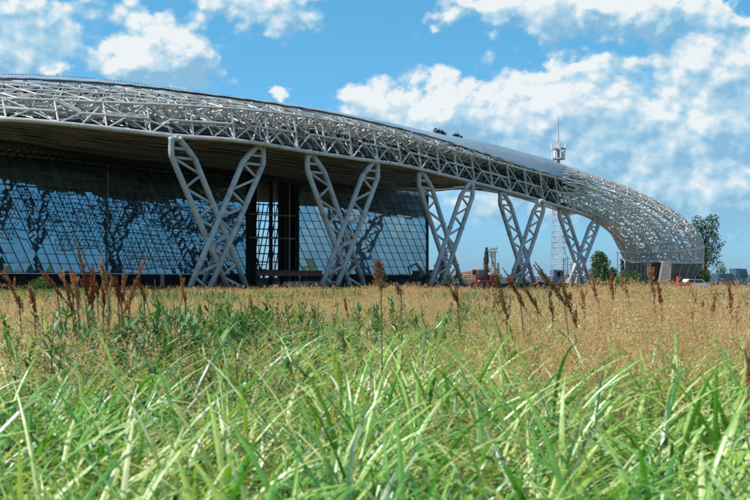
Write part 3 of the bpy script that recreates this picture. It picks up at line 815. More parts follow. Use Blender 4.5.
for k in range(8):
    a = k*math.pi/4; m = MB(); z = 1.9 if k % 2 else 3.3
    m.box(top+np.array([math.cos(a)*1.25, math.sin(a)*1.25, z]), (.22, .45, 1.2), rz=a, bev=.04); m.build('panel_antenna', M['white'], mast)
g = at(493.5, 278, 150); ft = thing('floodlight_tower', 'slim lattice floodlight tower beside the red drilling rig', 'light tower', (g[0], g[1], 0))
m = MB(); h_ = at(494, 252.5, 150)[2]; bars(m, lattice_tower(None, (g[0], g[1], 0), h_, .42, .32, 9, .04, 4), .035, 5); m.build('lattice_section', M['lamp'], ft)
m = MB(); m.box((g[0], g[1], h_+.06), (1.1, .9, .12)); m.build('platform', M['red'], ft)
for k in range(4):
    m = MB(); m.box((g[0]-.42+.28*k, g[1]-.3, h_+.42+.12*(k % 2)), (.22, .2, .4), bev=.04); m.build('floodlight', M['lamp'], ft)
for x_, top_, d_, lb in ((563.5, 258, 170, 'thin grey pole just right of the radio mast'), (567.5, 256, 172, 'thin grey pole at the foot of the last crossed column'), (571, 262, 174, 'short grey pole behind the last crossed column'), (617.5, 251, 190, 'thin pole between the two small trees near the lattice foot')):
    g = at(x_, 278, d_); hh = at(x_, top_, d_)[2]; p_ = thing('utility_pole', lb, 'pole', (g[0], g[1], 0), group='thin poles behind the building')
    m = MB(); m.tube([(g[0], g[1], 0), (g[0], g[1], hh)], [.13, .08], 8); m.build('shaft', M['wood'], p_)
    m = MB(); m.bar((g[0]-.5, g[1], hh-.4), (g[0]+.5, g[1], hh-.4), .05, 5); m.build('crossarm', M['wood'], p_)
for x_, top_, dx, lb in ((719.5, 268.5, -.9, 'street lamp with short arm left of the blue truck'), (727, 269.3, 1.2, 'street lamp with longer arm above the blue truck cab')):
    g = at(x_, 278, 200); hh = at(x_, top_, 200)[2]; p_ = thing('street_lamp', lb, 'street lamp', (g[0], g[1], 0), group='street lamps behind the truck')
    m = MB(); m.tube([(g[0], g[1], 0), (g[0], g[1], hh), (g[0]+dx*.2, g[1], hh+.1), (g[0]+dx*1.2, g[1], hh+.12)], [.07, .05, .045, .04], 6); m.build('pole', M['lamp'], p_)
    m = MB(); m.box((g[0]+dx*1.45, g[1], hh+.1), (.6, .2, .12), bev=.03); m.build('lamp_head', M['lamp'], p_)

# ------------------------------------------------------------------ plant and vehicles on the site
def wheels(root, xs, y0, y1, r, w=.28):
    for x in xs:
        for y in (y0, y1):
            m = MB(); m.wheel((x, y, r), r, w, (0, 1, 0)); wh = m.build('wheel', M['rubber'], root, local=True)
            m = MB(); m.wheel((x, y, r), r*.5, w*1.15, (0, 1, 0)); m.build('rim', M['lamp'], wh, local=True)

def tracks(root, L, wd, h):
    for y in (-wd, wd):
        m = MB(); m.prism([(-L/2, h*.45), (-L/2+.2, .05), (L/2-.2, .05), (L/2, h*.45), (L/2-.15, h), (-L/2+.15, h)], y-.25, y+.25); m.build('track', M['rubber'], root, local=True)

# red drilling rig
g = at(486.5, 278, 96); rig = thing('drilling_rig', 'dark red drilling rig with upright mast standing between two crossed columns', 'drilling rig', (g[0], g[1], 0), rz=.25); rig.scale = (.8, .8, .93)
m = MB(); m.box((0, 0, 1.0), (2.6, 1.6, .9), bev=.12); m.box((.75, 0, 1.7), (.9, 1.4, .6), bev=.1); m.build('chassis', M['red'], rig, local=True)
tracks(rig, 2.8, .75, .6)
m = MB(); m.box((0, 0, 2.2), (.34, .34, 3.6), bev=.05); bars(m, [((-.3, 0, .9), (-.3, 0, 3.7)), ((.28, 0, .9), (.05, 0, 2.7))], .06, 6)
m.build('mast', M['red'], rig, local=True)
m = MB(); m.box((0, 0, 3.75), (.5, .5, 1.2), taper=.8, bev=.08); m.box((0, 0, 4.5), (.24, .3, .4), bev=.04); m.build('drive_head', M['dark_steel'], rig, local=True)
m = MB(); m.box((-.85, 0, 1.75), (.7, .9, .7), bev=.08); m.build('operator_cab', M['red'], rig, local=True)
m = MB(); m.box((-.85, -.46, 1.85), (.5, .04, .4)); m.build('window', M['window'], rig, local=True)

# tan mobile crane with open windows
g = at(474, 278, 140); cr = thing('mobile_crane', 'dusty tan wheeled crane with dark cab windows left of the drilling rig', 'crane', (g[0], g[1], 0), rz=-.12); cr.scale = (.95, .95, 1.15)
m = MB(); m.box((0, 0, 1.0), (4.6, 1.7, .6), bev=.08); m.build('chassis', M['concrete_dark'], cr, local=True)
m = MB(); m.box((.55, 0, 1.85), (1.9, 1.6, 1.15), bev=.12); m.build('cab', M['tan'], cr, local=True)
for x in (.15, .95):
    m = MB(); m.box((x, -.81, 2.05), (.6, .05, .5)); m.build('window', M['window'], cr, local=True)
m = MB(); m.box((-1.0, 0, 1.6), (1.2, 1.3, .5), bev=.1); m.build('engine_hood', M['tan'], cr, local=True)
m = MB(); m.tube([(-2.6, -.2, 1.65), (-.3, -.2, 2.0), (2.3, -.2, 2.2)], [.27, .22, .18], 8); m.tube([(-2.65, -.2, 1.65), (-2.5, -.2, 1.67)], [.4, .4], 12); m.build('boom', M['rust'], cr, local=True)
wheels(cr, (-1.6, .1, 1.6), -.85, .85, .48)

# excavators in the shade by the glass corner
def excavator(label, loc, rz, body, arm, s=1.0, pose=0):
    r = thing('excavator', label, 'excavator', loc, rz, 'excavators working by the building'); r.scale = (s, s, s)
    tracks(r, 2.6, .8, .65)
    m = MB(); m.box((.2, 0, 1.15), (2.4, 1.7, .8), bev=.15); m.build('body', M[body], r, local=True)
    m = MB(); m.box((-.55, -.4, 1.95), (.95, .85, .95), taper=.85, bev=.08); cb = m.build('cab', M[body], r, local=True)
    m = MB(); m.box((-.55, -.83, 2.05), (.66, .05, .55)); m.build('window', M['window'], cb, local=True)
    pts = [[(-.9, .2, 1.4), (-2.1, .2, 3.1), (-3.0, .2, 2.7)], [(-.9, .2, 1.2), (-2.1, .2, 1.9), (-3.0, .2, 1.4)]][pose]
    m = MB(); m.tube(pts, [.2, .17, .12], 6); m.build('boom', M[arm], r, local=True)
    e = pts[-1]; m = MB(); m.tube([e, (e[0]+.25, .2, e[2]-1.0+.25*pose)], [.12, .09], 6); m.build('stick', M[arm], r, local=True)
    bx, bz = e[0]+.3, e[2]-1.2+.35*pose; m = MB(); m.prism([(bx-.35, bz+.25), (bx-.3, bz-.3), (bx+.15, bz-.4), (bx+.4, bz), (bx+.2, bz+.25)], -.15, .55); m.build('bucket', M['dark_steel'], r, local=True)
    return r
g = at(436, 278, 112); excavator('dark brown excavator parked below the right corner of the glass wall', (g[0], g[1], 0), .2, 'tan', 'tan', 1.0)
g = at(411, 278, 108); excavator('dark grey excavator in shade left of the brown excavator', (g[0], g[1], 0), 2.7, 'dark_steel', 'dark_steel', .95, 1)
g = at(681.5, 278, 122); excavator('orange red digger with lowered arm in front of the ribbed pedestal', (g[0], g[1], 0), .1, 'orange', 'orange', .7, 1)

# truck seen between the fourth and the fifth column
def truck(label, loc, rz, cabm, bodym, L=5.0, group='trucks parked on the site', bh=1.6):
    r = thing('parked_truck', label, 'truck', loc, rz, group)
    m = MB(); m.box((0, 0, .75), (L+1.6, 1.9, .25)); m.build('chassis', M['dark_steel'], r, local=True)
    m = MB(); x0, x1 = L/2-.7, L/2+.9
    m.prism([(x0, .8), (x1, .8), (x1, 1.7), (x1-.3, 2.7), (x0, 2.75)], -1.1, 1.1); cb = m.build('cab', M[cabm], r, local=True)
    m = MB(); m.box((x0+.85, -1.11, 2.1), (.7, .04, .65)); m.add([(x1+.01, -.95, 1.75), (x1+.01, .95, 1.75), (x1-.27, .95, 2.6), (x1-.27, -.95, 2.6)], [(0, 1, 2, 3)]); m.build('window', M['window'], cb, local=True)
    m = MB(); m.box((-.7, 0, 1.0+bh/2), (L, 2.2, bh), bev=.05); bd = m.build('cargo_body', M[bodym], r, local=True)
    m = MB()
    for k in range(9): m.box((-.7-L/2+.3+k*(L-.6)/8, -1.11, 1.0+bh/2), (.08, .06, bh*.94))
    m.build('rib', M[bodym], bd, local=True)
    for x in (x1-.45,):
        for y in (-.75, .75):
            m = MB(); m.box((x1+.02, y, 1.05), (.06, .3, .2)); m.build('headlight', M['white'], r, local=True)
    wheels(r, (-L/2+.2, -L/2+1.3, L/2+.1), -.9, .9, .5)
    return r
g = at(543, 278, 150); truck('dark blue truck behind the fourth and fifth crossed columns', (g[0], g[1], 0), .1, 'blue', 'greybox', 4.0, bh=.9)
g = at(729, 278, 132); truck('blue truck with ribbed dark body parked at the field edge on the right', (g[0], g[1], 0), .06, 'blue', 'blue', 2.4, bh=1.15)
g = at(756, 278, 133); ct = thing('cargo_container', 'light grey ribbed container right of the blue truck', 'container', (g[0], g[1], 0))
m = MB(); m.box((0, 0, 1.05), (3.9, 2.2, 2.1), bev=.04); bx = m.build('shell', M['greybox'], ct, local=True)
m = MB()
for k in range(14): m.box((-1.8+k*.277, -1.11, 1.05), (.12, .07, 1.9))
m.build('corrugation', M['greybox'], bx, local=True)
m = MB(); m.box((1.97, -.5, 1.05), (.06, .9, 1.9)); m.build('door', M['white'], ct, local=True)
# white car
g = at(695, 278, 126); car = thing('parked_car', 'white hatchback car half hidden by grass beside the orange digger', 'car', (g[0], g[1], 0), .15)
m = MB(); m.prism([(-1.6, .35), (1.6, .35), (1.65, .8), (1.1, .95), (.55, 1.4), (-1.1, 1.42), (-1.6, .95)], -.75, .75); bd = m.build('body', M['white'], car, local=True)
m = MB(); m.add([(-1.35, -.755, .98), (.85, -.755, .98), (.5, -.755, 1.33), (-1.05, -.755, 1.35)], [(0, 1, 2, 3)]); m.build('window', M['window'], car, local=True)
m = MB(); m.add([(1.08, -.65, 1.0), (1.08, .65, 1.0), (.6, .6, 1.41), (.6, -.6, 1.41)], [(0, 1, 2, 3)]); m.build('windscreen', M['window'], car, local=True)
for y in (-.55, .55):
    m = MB(); m.box((1.62, y, .72), (.08, .26, .14)); m.build('headlight', M['lamp'], car, local=True)
wheels(car, (-1.0, 1.05), -.68, .68, .3, .2)
# rubble / material in front of the truck
def blockpile(name, label, cat, loc, mat, n, ext, seed, group=None, smax=.5):
    rng = np.random.default_rng(seed); m = MB()
    for i in range(n):
        s = rng.uniform(.15, smax); m.box((rng.uniform(-ext, ext), rng.uniform(-.6, .6), s*.4+rng.uniform(0, .25)), (s*1.3, s, s*.8), rz=rng.uniform(0, 3), tilt=rng.uniform(-.4, .4), taper=.8)
    o = m.build(name, M[mat], local=True); o.location = loc
    return tag(o, label, cat, group)
g = at(710, 278, 128); blockpile('rubble_pile', 'low heap of broken rubble between the white car and the blue truck', 'rubble', (g[0], g[1], 0), 'concrete_dark', 60, 1.8, 1)
g = at(664, 278, 125); blockpile('rubble_pile', 'pale rubble heap at the foot of the raking pier', 'rubble', (g[0], g[1], 0), 'concrete', 40, 1.0, 2)

g = at(397, 278, 103); blockpile('material_heap', 'dark heap of building material below the right glass wall', 'heap', (g[0], g[1], 0), 'wood', 40, 2.2, 6, smax=.9)
g = at(146, 278, 79); blockpile('material_heap', 'brown heap of timber offcuts beside the timber post at the dark wall base', 'heap', (g[0], g[1], 0), 'wood', 30, 1.3, 7, smax=.8)
# rusty beam on trestles and grey concrete barriers by the entrance
P1, P2 = at(257, 278, 98), at(322, 278, 102)
b = thing('steel_beam', 'long rust red steel beam lying on posts across the entrance', 'beam', (P1[0], P1[1], 0))
m = MB(); d_ = (P2-P1); d_[2] = 0
for z0, z1, w_ in ((1.75, 1.82, .35), (1.82, 2.2, .08), (2.2, 2.27, .35)):
    c = (P1+P2)/2; m.box((c[0], c[1], (z0+z1)/2), (np.linalg.norm(d_[:2]), w_, z1-z0), rz=math.atan2(d_[1], d_[0]))
m.build('girder', M['rust'], b)
for t in (.03, .25, .5, .75, .97):
    q = P1+d_*t; m = MB(); m.bar((q[0], q[1], 0), (q[0], q[1], 1.75), .09, 6); m.build('leg', M['dark_steel'], b)
for k in range(5):
    t = (k+.5)/5; q = at(287+40*t, 278, 96.5+3*t); m = MB()
    m.prism([(-.36, 0), (-.36, .25), (-.16, .5), (-.12, 1.25), (.12, 1.25), (.16, .5), (.36, .25), (.36, 0)], -.36, .36)
    o = m.build('concrete_barrier', M['concrete'], local=True); o.location = (q[0], q[1], 0); o.rotation_euler = (0, 0, 1.62); 
    tag(o, 'grey concrete barrier in the row below the rust red beam', 'barrier', 'concrete barriers below the rusty beam')
g = at(162.5, 278, 82); p_ = MB(); p_.box((g[0], g[1], .9), (.28, .28, 1.8), bev=.02); tag(p_.build('timber_post', M['wood'], loc=(g[0], g[1], 0)), 'short brown timber post against the dark wall base left of the first column', 'post')
# low grey hoarding far behind the columns
g0, g1 = at(500, 278, 230), at(600, 278, 250); fn = thing('site_hoarding', 'long low blue grey hoarding far behind the crossed columns', 'fence', (g0[0], g0[1], 0))
m = MB(); c = (g0+g1)/2; d_ = g1-g0; m.box((c[0], c[1], .75), (np.linalg.norm(d_[:2]), .1, 1.5), rz=math.atan2(d_[1], d_[0])); m.build('panel', M['greybox'], fn)
for t in np.linspace(0, 1, 14):
    m = MB(); m.bar((*(g0+d_*t)[:2], 0), (*(g0+d_*t)[:2], 1.7), .06, 5); m.build('post', M['dark_steel'], fn)
# bundles of sheets left on the roof
for x_, n_, sd, lb in ((439.5, 7, 4, 'larger heap of dark material bundles on the roof ridge'), (457, 5, 5, 'smaller heap of dark material bundles on the roof right of the larger heap')):
    rng = np.random.default_rng(sd); base = Rs(x_)+np.array([0, .4, .12]); r = thing('material_stack', lb, 'stack', base, group='material left on the roof'); r.scale = (.78, .78, .72)
    for k in range(n_):
        m = MB(); m.box(((k-(n_-1)/2)*.26+rng.uniform(-.1, .1), (k-(n_-1)/2)*.24, .28+rng.uniform(0, .4)-.05*(k-(n_-1)/2)), (rng.uniform(.3, .6), .5, rng.uniform(.25, .6)), rz=rng.uniform(-.4, .8), bev=.03)
        m.build('bundle', M['dark_steel' if k % 3 else 'greybox'], r, local=True)
    m = MB(); bars(m, [((0, 0, 0), (.1, .1, 1.25)), ((.5, .5, -.2), (.3, .5, .8))], .035, 5); m.build('stake', M['dark_steel'], r, local=True)

# ------------------------------------------------------------------ meadow
def blade(mb, base, az, length, width, lean, curl, seg=6, fold=.25):
    """one long leaf: rises, bends over and tapers, folded along its midrib"""
    p = np.array(base, float); out = np.array([math.cos(az), math.sin(az), 0]); side = np.array([-out[1], out[0], 0])
    V = []; a = lean
    for i in range(seg+1):
        t = i/seg; w = width*(min(1, .45+2.2*t) if t < .3 else max(.02, (1-((t-.3)/.7)**1.8)))*.5
        d = out*math.sin(a)+np.array([0, 0, math.cos(a)]); nrm = np.cross(side, d)
        V += [p-side*w+nrm*w*fold, p.copy(), p+side*w+nrm*w*fold]
        p = p+d*length/seg; a += curl/seg*(.5+t)
    Fc = []
    for i in range(seg):
        Fc += [(3*i, 3*i+1, 3*i+4, 3*i+3), (3*i+1, 3*i+2, 3*i+5, 3*i+4)]
    mb.add(V, Fc)
def thinblade(mb, base, az, length, width, lean, curl, seg=4):
    p = np.array(base, float); out = np.array([math.cos(az), math.sin(az), 0]); sa = az+random.uniform(.5, 2.6); side = np.array([math.cos(sa), math.sin(sa), 0])
    V = []; a = lean
    for i in range(seg+1):
        t = i/seg; w = width*.5*(1-t*.85)
        V += [p-side*w, p+side*w]
        p = p+(out*math.sin(a)+np.array([0, 0, math.cos(a)]))*length/seg; a += curl/seg
    mb.add(V, [(2*i, 2*i+1, 2*i+3, 2*i+2) for i in range(seg)]); return p
def spikelets(mb, p0, axis, length, rad, n, sz, droop=0.0):
    rng = RNG; t = rng.uniform(0, 1, n); a = rng.uniform(0, 6.28, n)
    ax = np.asarray(axis, float); ax /= np.linalg.norm(ax); u = np.cross(ax, [0.3, .9, .1]); u /= np.linalg.norm(u); w = np.cross(ax, u)
    r = rad*np.sin(np.clip(.12+t*.95, 0, 1)*math.pi)**.7*rng.uniform(.15, 1, n)
    rd = u[None]*np.cos(a)[:, None]+w[None]*np.sin(a)[:, None]
    P = np.asarray(p0)+ax[None]*(t*length)[:, None]+rd*r[:, None]; P[:, 2] -= droop*r
    d = rd*.6+ax[None]*.8+rng.normal(0, .4, (n, 3)); d /= np.linalg.norm(d, axis=1, keepdims=True)
    s = np.cross(d, rng.normal(size=(n, 3))); s /= np.linalg.norm(s, axis=1, keepdims=True)
    z = sz*rng.uniform(.6, 1.3, (n, 1))
    V = np.stack([P-d*z, P+s*z*.42, P+d*z, P-s*z*.42], 1)
    mb.add(V.reshape(-1, 3), [(4*i, 4*i+1, 4*i+2, 4*i+3) for i in range(n)])

def proto_coll(name, objs):
    c = bpy.data.collections.new(name)
    for o in objs: c.objects.link(o)
    return c
def raw(mb, name, mats, idx=None):
    V = np.concatenate(mb.v); me = bpy.data.meshes.new(name); me.from_pydata(V.tolist(), [], mb.f); me.update()
    for q in mats: me.materials.append(q)
    if idx is not None: me.polygons.foreach_set('material_index', idx)
    return bpy.data.objects.new(name, me)

reeds = []
for v in range(7):
    mb = MB(); 
    for s in range(random.randint(2, 4)):
        bx, by = random.uniform(-.12, .12), random.uniform(-.12, .12); h = random.uniform(.3, .66); la = random.uniform(-.5, 1.2)
        lean = random.uniform(.02, .2); ou = np.array([math.cos(la)*math.sin(lean), math.sin(la)*math.sin(lean), math.cos(lean)])
        mb.tube([(bx, by, 0), np.array([bx, by, 0])+ou*h], [.006, .004], 5)
        nl = random.randint(5, 7)
        for i in range(nl):
            z = h*(.2+.8*i/(nl-1)); az = (math.pi if random.random() < .2 else 0)+random.uniform(-.6, .6)+la*.25
            blade(mb, np.array([bx, by, 0])+ou*z, az, random.uniform(.36, .82), random.uniform(.014, .030), random.uniform(.25, .8), random.uniform(.7, 2.3), 7, random.uniform(.1, .45))
    reeds.append(raw(mb, 'reed_clump', [M['blade']]))
thins = []
for v in range(5):
    mb = MB()
    for s in range(30):
        a = random.uniform(0, 6.28); r = random.uniform(0, .13)
        thinblade(mb, (r*math.cos(a), r*math.sin(a), 0), a+random.uniform(-1, 1), random.uniform(.4, .85), random.uniform(.004, .009), random.uniform(.05, .4), random.uniform(.2, 1.6))
    thins.append(raw(mb, 'thin_clump', [M['thin']]))
straws = []
for v in range(6):
    mb = MB()
    for s in range(16):
        a = random.uniform(0, 6.28); r = random.uniform(0, .2)
        thinblade(mb, (r*math.cos(a), r*math.sin(a), 0), a+random.uniform(-1, 1), random.uniform(.4, .75), random.uniform(.004, .008), random.uniform(.05, .5), random.uniform(.2, 1.4))
    k0 = len(mb.f)
    for s in range(7):
        a = random.uniform(0, 6.28); r = random.uniform(0, .2)
        e = thinblade(mb, (r*math.cos(a), r*math.sin(a), 0), a, random.uniform(.55, .82), .004, random.uniform(.02, .25), random.uniform(.1, .5))
    k1 = len(mb.f); idx = [0]*k1
    # panicles at the tips of the tall stems
    tips = [mb.v[-(i+1)][-1] for i in range(7)]
    for e in tips:
        ax = np.array([random.uniform(-.5, .5), random.uniform(-.5, .5), 1.0]); spikelets(mb, e-ax*.06, ax, random.uniform(.12, .22), random.uniform(.02, .05), 54, .0055, .4)
    idx += [1]*(len(mb.f)-k1)
    straws.append(raw(mb, 'straw_clump', [M['straw'], M['panicle']], idx))
weeds = []
for v in range(4):
    mb = MB()
    for s in range(7):
        a = random.uniform(0, 6.28); l = random.uniform(.05, .45); h = random.uniform(.55, .95)
        ou = np.array([math.cos(a)*math.sin(l), math.sin(a)*math.sin(l), math.cos(l)]); mb.tube([(0, 0, 0), ou*h*.5, ou*h+[0, 0, .03]], [.006, .005, .002], 4)
        for i in range(26):
            t = random.uniform(.25, 1.0); az = random.uniform(0, 6.28); blade(mb, ou*h*t, az, random.uniform(.05, .13), random.uniform(.012, .03), random.uniform(.5, 1.3), random.uniform(-.2, .8), 3, .2)
    weeds.append(raw(mb, 'weed_plant', [M['weed']]))
far = []
for v in range(4):
    mb = MB()
    for s in range(64):
        a = random.uniform(0, 6.28); r = random.uniform(0, .55); tall = 1.25 if s % 9 == 0 else 1
        thinblade(mb, (r*math.cos(a), r*math.sin(a), 0), a+random.uniform(-1, 1), random.uniform(.4, .85)*tall, random.uniform(.006, .016), random.uniform(.05, .45), random.uniform(.1, 1.3), 3)
    k1 = len(mb.f); idx = [0]*k1
    for s in range(9):
        a = random.uniform(0, 6.28); r = random.uniform(0, .55); ax = np.array([random.uniform(-.4, .4), random.uniform(-.4, .4), 1])
        spikelets(mb, (r*math.cos(a), r*math.sin(a), random.uniform(.45, .9)), ax, random.uniform(.1, .26), .045, 16, random.uniform(.010, .022))
    idx += [1]*(len(mb.f)-k1)
    far.append(raw(mb, 'far_clump', [M['straw'], M['panicle']], idx))

def scatter(name, label, coll, n_var, P, S, tilt=.12, spin=None, lean=0.0):
    n = len(P); me = bpy.data.meshes.new(name); me.from_pydata([tuple(p) for p in P], [], [])
    rot = np.stack([RNG.normal(0, tilt, n), RNG.normal(-lean, tilt, n), RNG.uniform(0, 6.283, n) if spin is None else RNG.normal(0, spin, n)], 1)
    at_ = me.attributes.new('rot', 'FLOAT_VECTOR', 'POINT'); at_.data.foreach_set('vector', rot.ravel().astype(np.float32))
    at_ = me.attributes.new('scl', 'FLOAT', 'POINT'); at_.data.foreach_set('value', np.asarray(S, np.float32))
    at_ = me.attributes.new('idx', 'INT', 'POINT'); at_.data.foreach_set('value', RNG.integers(0, n_var, n).astype(np.int32))
    o = bpy.data.objects.new(name, me); COL.objects.link(o); tag(o, label, 'grass', kind='stuff')
    ng = bpy.data.node_groups.new(name, 'GeometryNodeTree')
    ng.interface.new_socket('Geometry', in_out='INPUT', socket_type='NodeSocketGeometry'); ng.interface.new_socket('Geometry', in_out='OUTPUT', socket_type='NodeSocketGeometry')
    gi = ng.nodes.new('NodeGroupInput'); go = ng.nodes.new('NodeGroupOutput'); ip = ng.nodes.new('GeometryNodeInstanceOnPoints'); ci = ng.nodes.new('GeometryNodeCollectionInfo')
    ci.inputs['Collection'].default_value = coll; ci.inputs['Separate Children'].default_value = True; ci.inputs['Reset Children'].default_value = True
    def named(nm, dt):
        q = ng.nodes.new('GeometryNodeInputNamedAttribute'); q.data_type = dt; q.inputs['Name'].default_value = nm; return q.outputs['Attribute']
    L = ng.links.new
    L(gi.outputs[0], ip.inputs['Points']); L(ci.outputs[0], ip.inputs['Instance']); ip.inputs['Pick Instance'].default_value = True
    L(named('idx', 'INT'), ip.inputs['Instance Index']); L(named('rot', 'FLOAT_VECTOR'), ip.inputs['Rotation']); L(named('scl', 'FLOAT'), ip.inputs['Scale'])
    L(ip.outputs[0], go.inputs[0])
    o.modifiers.new('growth', 'NODES').node_group = ng
    return o
def field(n, d0, d1, power=1.0, half=.46):
    """points over the view fan of the meadow; power 1 = even per area, lower = denser near"""
    u = RNG.uniform(0, 1, n); e = 1+power; d = (d0**e+(d1**e-d0**e)*u)**(1/e)
    x = RNG.uniform(-half, half, n)*d+RNG.uniform(-.5, .5, n); return np.stack([x, d, np.zeros(n)], 1)
def patch(P, sc, seed):
    """smooth pseudo-random 0..1 field used to clump species"""
    r = np.random.default_rng(seed); v = np.zeros(len(P))
    for k in range(6):
        a = r.uniform(0, 6.28); f = sc*r.uniform(.6, 2.2); v += np.sin((P[:, 0]*math.cos(a)+P[:, 1]*math.sin(a)*.6)*f+r.uniform(0, 6.28))
    return .5+v/5

# long-leaved reeds, thick close to the viewer and in drifts further out
PX = lambda P: CX+P[:, 0]/P[:, 1]*F_PX
P = field(9500, 1.9, 16, .40); keep = (RNG.uniform(0, 1, len(P)) < np.clip(1.15-.10*(P[:, 1]-3)+.9*(patch(P, 1.3, 5)-.5), .05, 1)); P = P[keep]
P2 = field(1300, 12, 45, .5); P2 = P2[patch(P2, .35, 6) > .66]; P = np.concatenate([P, P2])
scatter('reed_grass', 'long bright green arching grass blades filling the foreground', proto_coll('reed_kinds', reeds), len(reeds), P, RNG.uniform(.7, 1.25, len(P))*np.interp(P[:, 1], [2, 4, 8, 14, 45], [.82, .95, 1.02, .98, .88]), .16, spin=.85, lean=-.10)
P = field(7000, 2.0, 34, .65); scatter('thin_grass', 'thin green and yellowing grass between the long blades', proto_coll('thin_kinds', thins), len(thins), P, RNG.uniform(.7, 1.15, len(P))*np.interp(P[:, 1], [2, 5, 9, 16, 34], [.95, 1.05, 1.2, 1.0, .9]))
P = field(9500, 4.2, 36, .75); k_ = patch(P, .9, 9); P = P[k_ > np.interp(P[:, 1], [2.6, 5, 8, 14, 36], [1.02, .92, .55, .26, .1])]
# stands of taller seeding grass on the left and right, a low gap below the entrance
T = field(5200, 6.5, 20, .5); px = PX(T); w = np.interp(px, [-60, 40, 150, 230, 330, 420, 520, 590, 690, 760, 820], [.95, .85, .5, .10, .12, .25, .55, .95, .85, .6, .6]); T = T[RNG.uniform(0, 1, len(T)) < w*np.interp(T[:, 1], [6.5, 9, 14, 20], [.5, 1, .8, .3])*(.35+1.3*patch(T, 1.6, 51))]
S = np.concatenate([RNG.uniform(.85, 1.2, len(P)), RNG.uniform(1.1, 1.6, len(T))*np.where(PX(T) > 560, 1.12, 1), RNG.uniform(.95, 1.32, 1100), RNG.uniform(1.05, 1.4, 130)]); P = np.concatenate([P, T, field(1100, 17, 74, .8), field(130, 5.5, 9, .8)])
scatter('seeding_grass', 'dry straw coloured grass with fluffy beige seed heads', proto_coll('straw_kinds', straws), len(straws), P, S)
P = field(15000, 22, 80, .7, .5); sc = RNG.uniform(.6, .92, len(P))*(.62+.40*patch(P, .25, 31)+.32*patch(P, 1.2, 33)); sc = np.where(RNG.uniform(0, 1, len(P)) < .05, sc*1.4, sc)
scatter('dry_meadow', 'tan dry meadow stretching to the foot of the building', proto_coll('far_kinds', far), len(far), P, np.clip(sc, .5, 1.35))
P = field(7000, 16, 78, .8, .5); P = P[patch(P, .22, 41) > .54]
fg = [o.copy() for o in far]
for o in fg:
    o.data = o.data.copy(); o.data.materials[0] = M['thin']; o.data.materials[1] = M['thin']
scatter('green_drift', 'greener low drifts within the dry meadow', proto_coll('far_green_kinds', fg), len(fg), P, RNG.uniform(.6, .95, len(P)))
P = field(5200, 60, 150, .7, .5); P = P[(P[:, 0] > 26+(P[:, 1]-120)*.35) & (P[:, 1] < 128)]
scatter('dry_meadow', 'tan dry meadow in front of the pedestal on the right', proto_coll('far_kinds_right', [o.copy() for o in far]), len(far), P, RNG.uniform(.6, .9, len(P)))
c_ = at(118, 318, 9.5); Q = np.stack([c_[0]+.35+RNG.normal(0, .8, 190), 9.8+RNG.normal(0, 1.5, 190), np.zeros(190)], 1)
P = field(2300, 2.3, 60, .6); P = np.concatenate([P[patch(P, .6, 12) > .55], Q])
scatter('broadleaf_weeds', 'leafy green weeds growing among the grass', proto_coll('weed_kinds', weeds), len(weeds), P, np.concatenate([RNG.uniform(.7, 1.1, len(P)-190)*np.interp(P[:-190, 1], [6, 12, 40, 60], [.95, 1.3, 1.25, 1.0]), RNG.uniform(1.0, 1.5, 190)]))

# ------------------------------------------------------------------ seed spikes that stand above the meadow
def dock(tip, foot, d, label, spike=.36, rad=.03, mat='dock', n=300, leaves=3):
    if mat == 'dock': mat = random.choice(['dock', 'dock', 'docktan'])
    rad *= random.uniform(.65, 1.1)
    T = at(tip[0], tip[1], d); B = at(foot[0], foot[1], d); ax = T-B; ax /= np.linalg.norm(ax)
    # the stem goes on downward, turning upright, to the soil
    base = np.array([B[0]-ax[0]*.18, d+random.uniform(-.05, .05), 0.0])
    r = thing('dock_plant', label, 'dock plant', base, group='rust brown dock spikes standing above the meadow')
    bow = np.array([random.uniform(-.02, .02), random.uniform(-.02, .02), 0]); Mid = B*.5+T*.5+bow
    pts = [base, base*.45+B*.55-[ax[0]*.05, 0, 0], B, Mid, T]
    m = MB(); m.tube(pts, [.008, .007, .006, .004, .002], 6); m.build('stem', M['drystem'], r)
    L = np.linalg.norm(T-B); sp = MB(); spikelets(sp, B-ax*.03, Mid-B, L*.62, rad*.74, int(n*.6), .0085); spikelets(sp, Mid-(T-Mid)*.2, T-Mid, L*.62, rad*.5, int(n*.45), .0075); spikelets(sp, B-ax*L*.7, ax, L*.9, rad*.55, int(n*.25), .0085)
    for k in range(11):     # side branchlets held close to the main axis
        t = random.uniform(-.35, .6); q = B+(T-B)*t; sd = np.array([random.uniform(-1, 1), random.uniform(-1, 1), 0])*.42; bx = ax+sd; bx /= np.linalg.norm(bx)
        spikelets(sp, q, bx, random.uniform(.25, .5)*L, rad*.42, int(n*.16), .010)
    sp.build('seed_head', M[mat], r)
    for k in range(leaves+1):
        m = MB(); z = random.uniform(.25, .8); q = base+(B-base)*z; blade(m, q, random.uniform(0, 6.28), random.uniform(.1, .22), random.uniform(.02, .045), random.uniform(.4, 1.0), random.uniform(.4, 1.6), 5, .2); m.build('leaf', M['weed'], r)
    return r
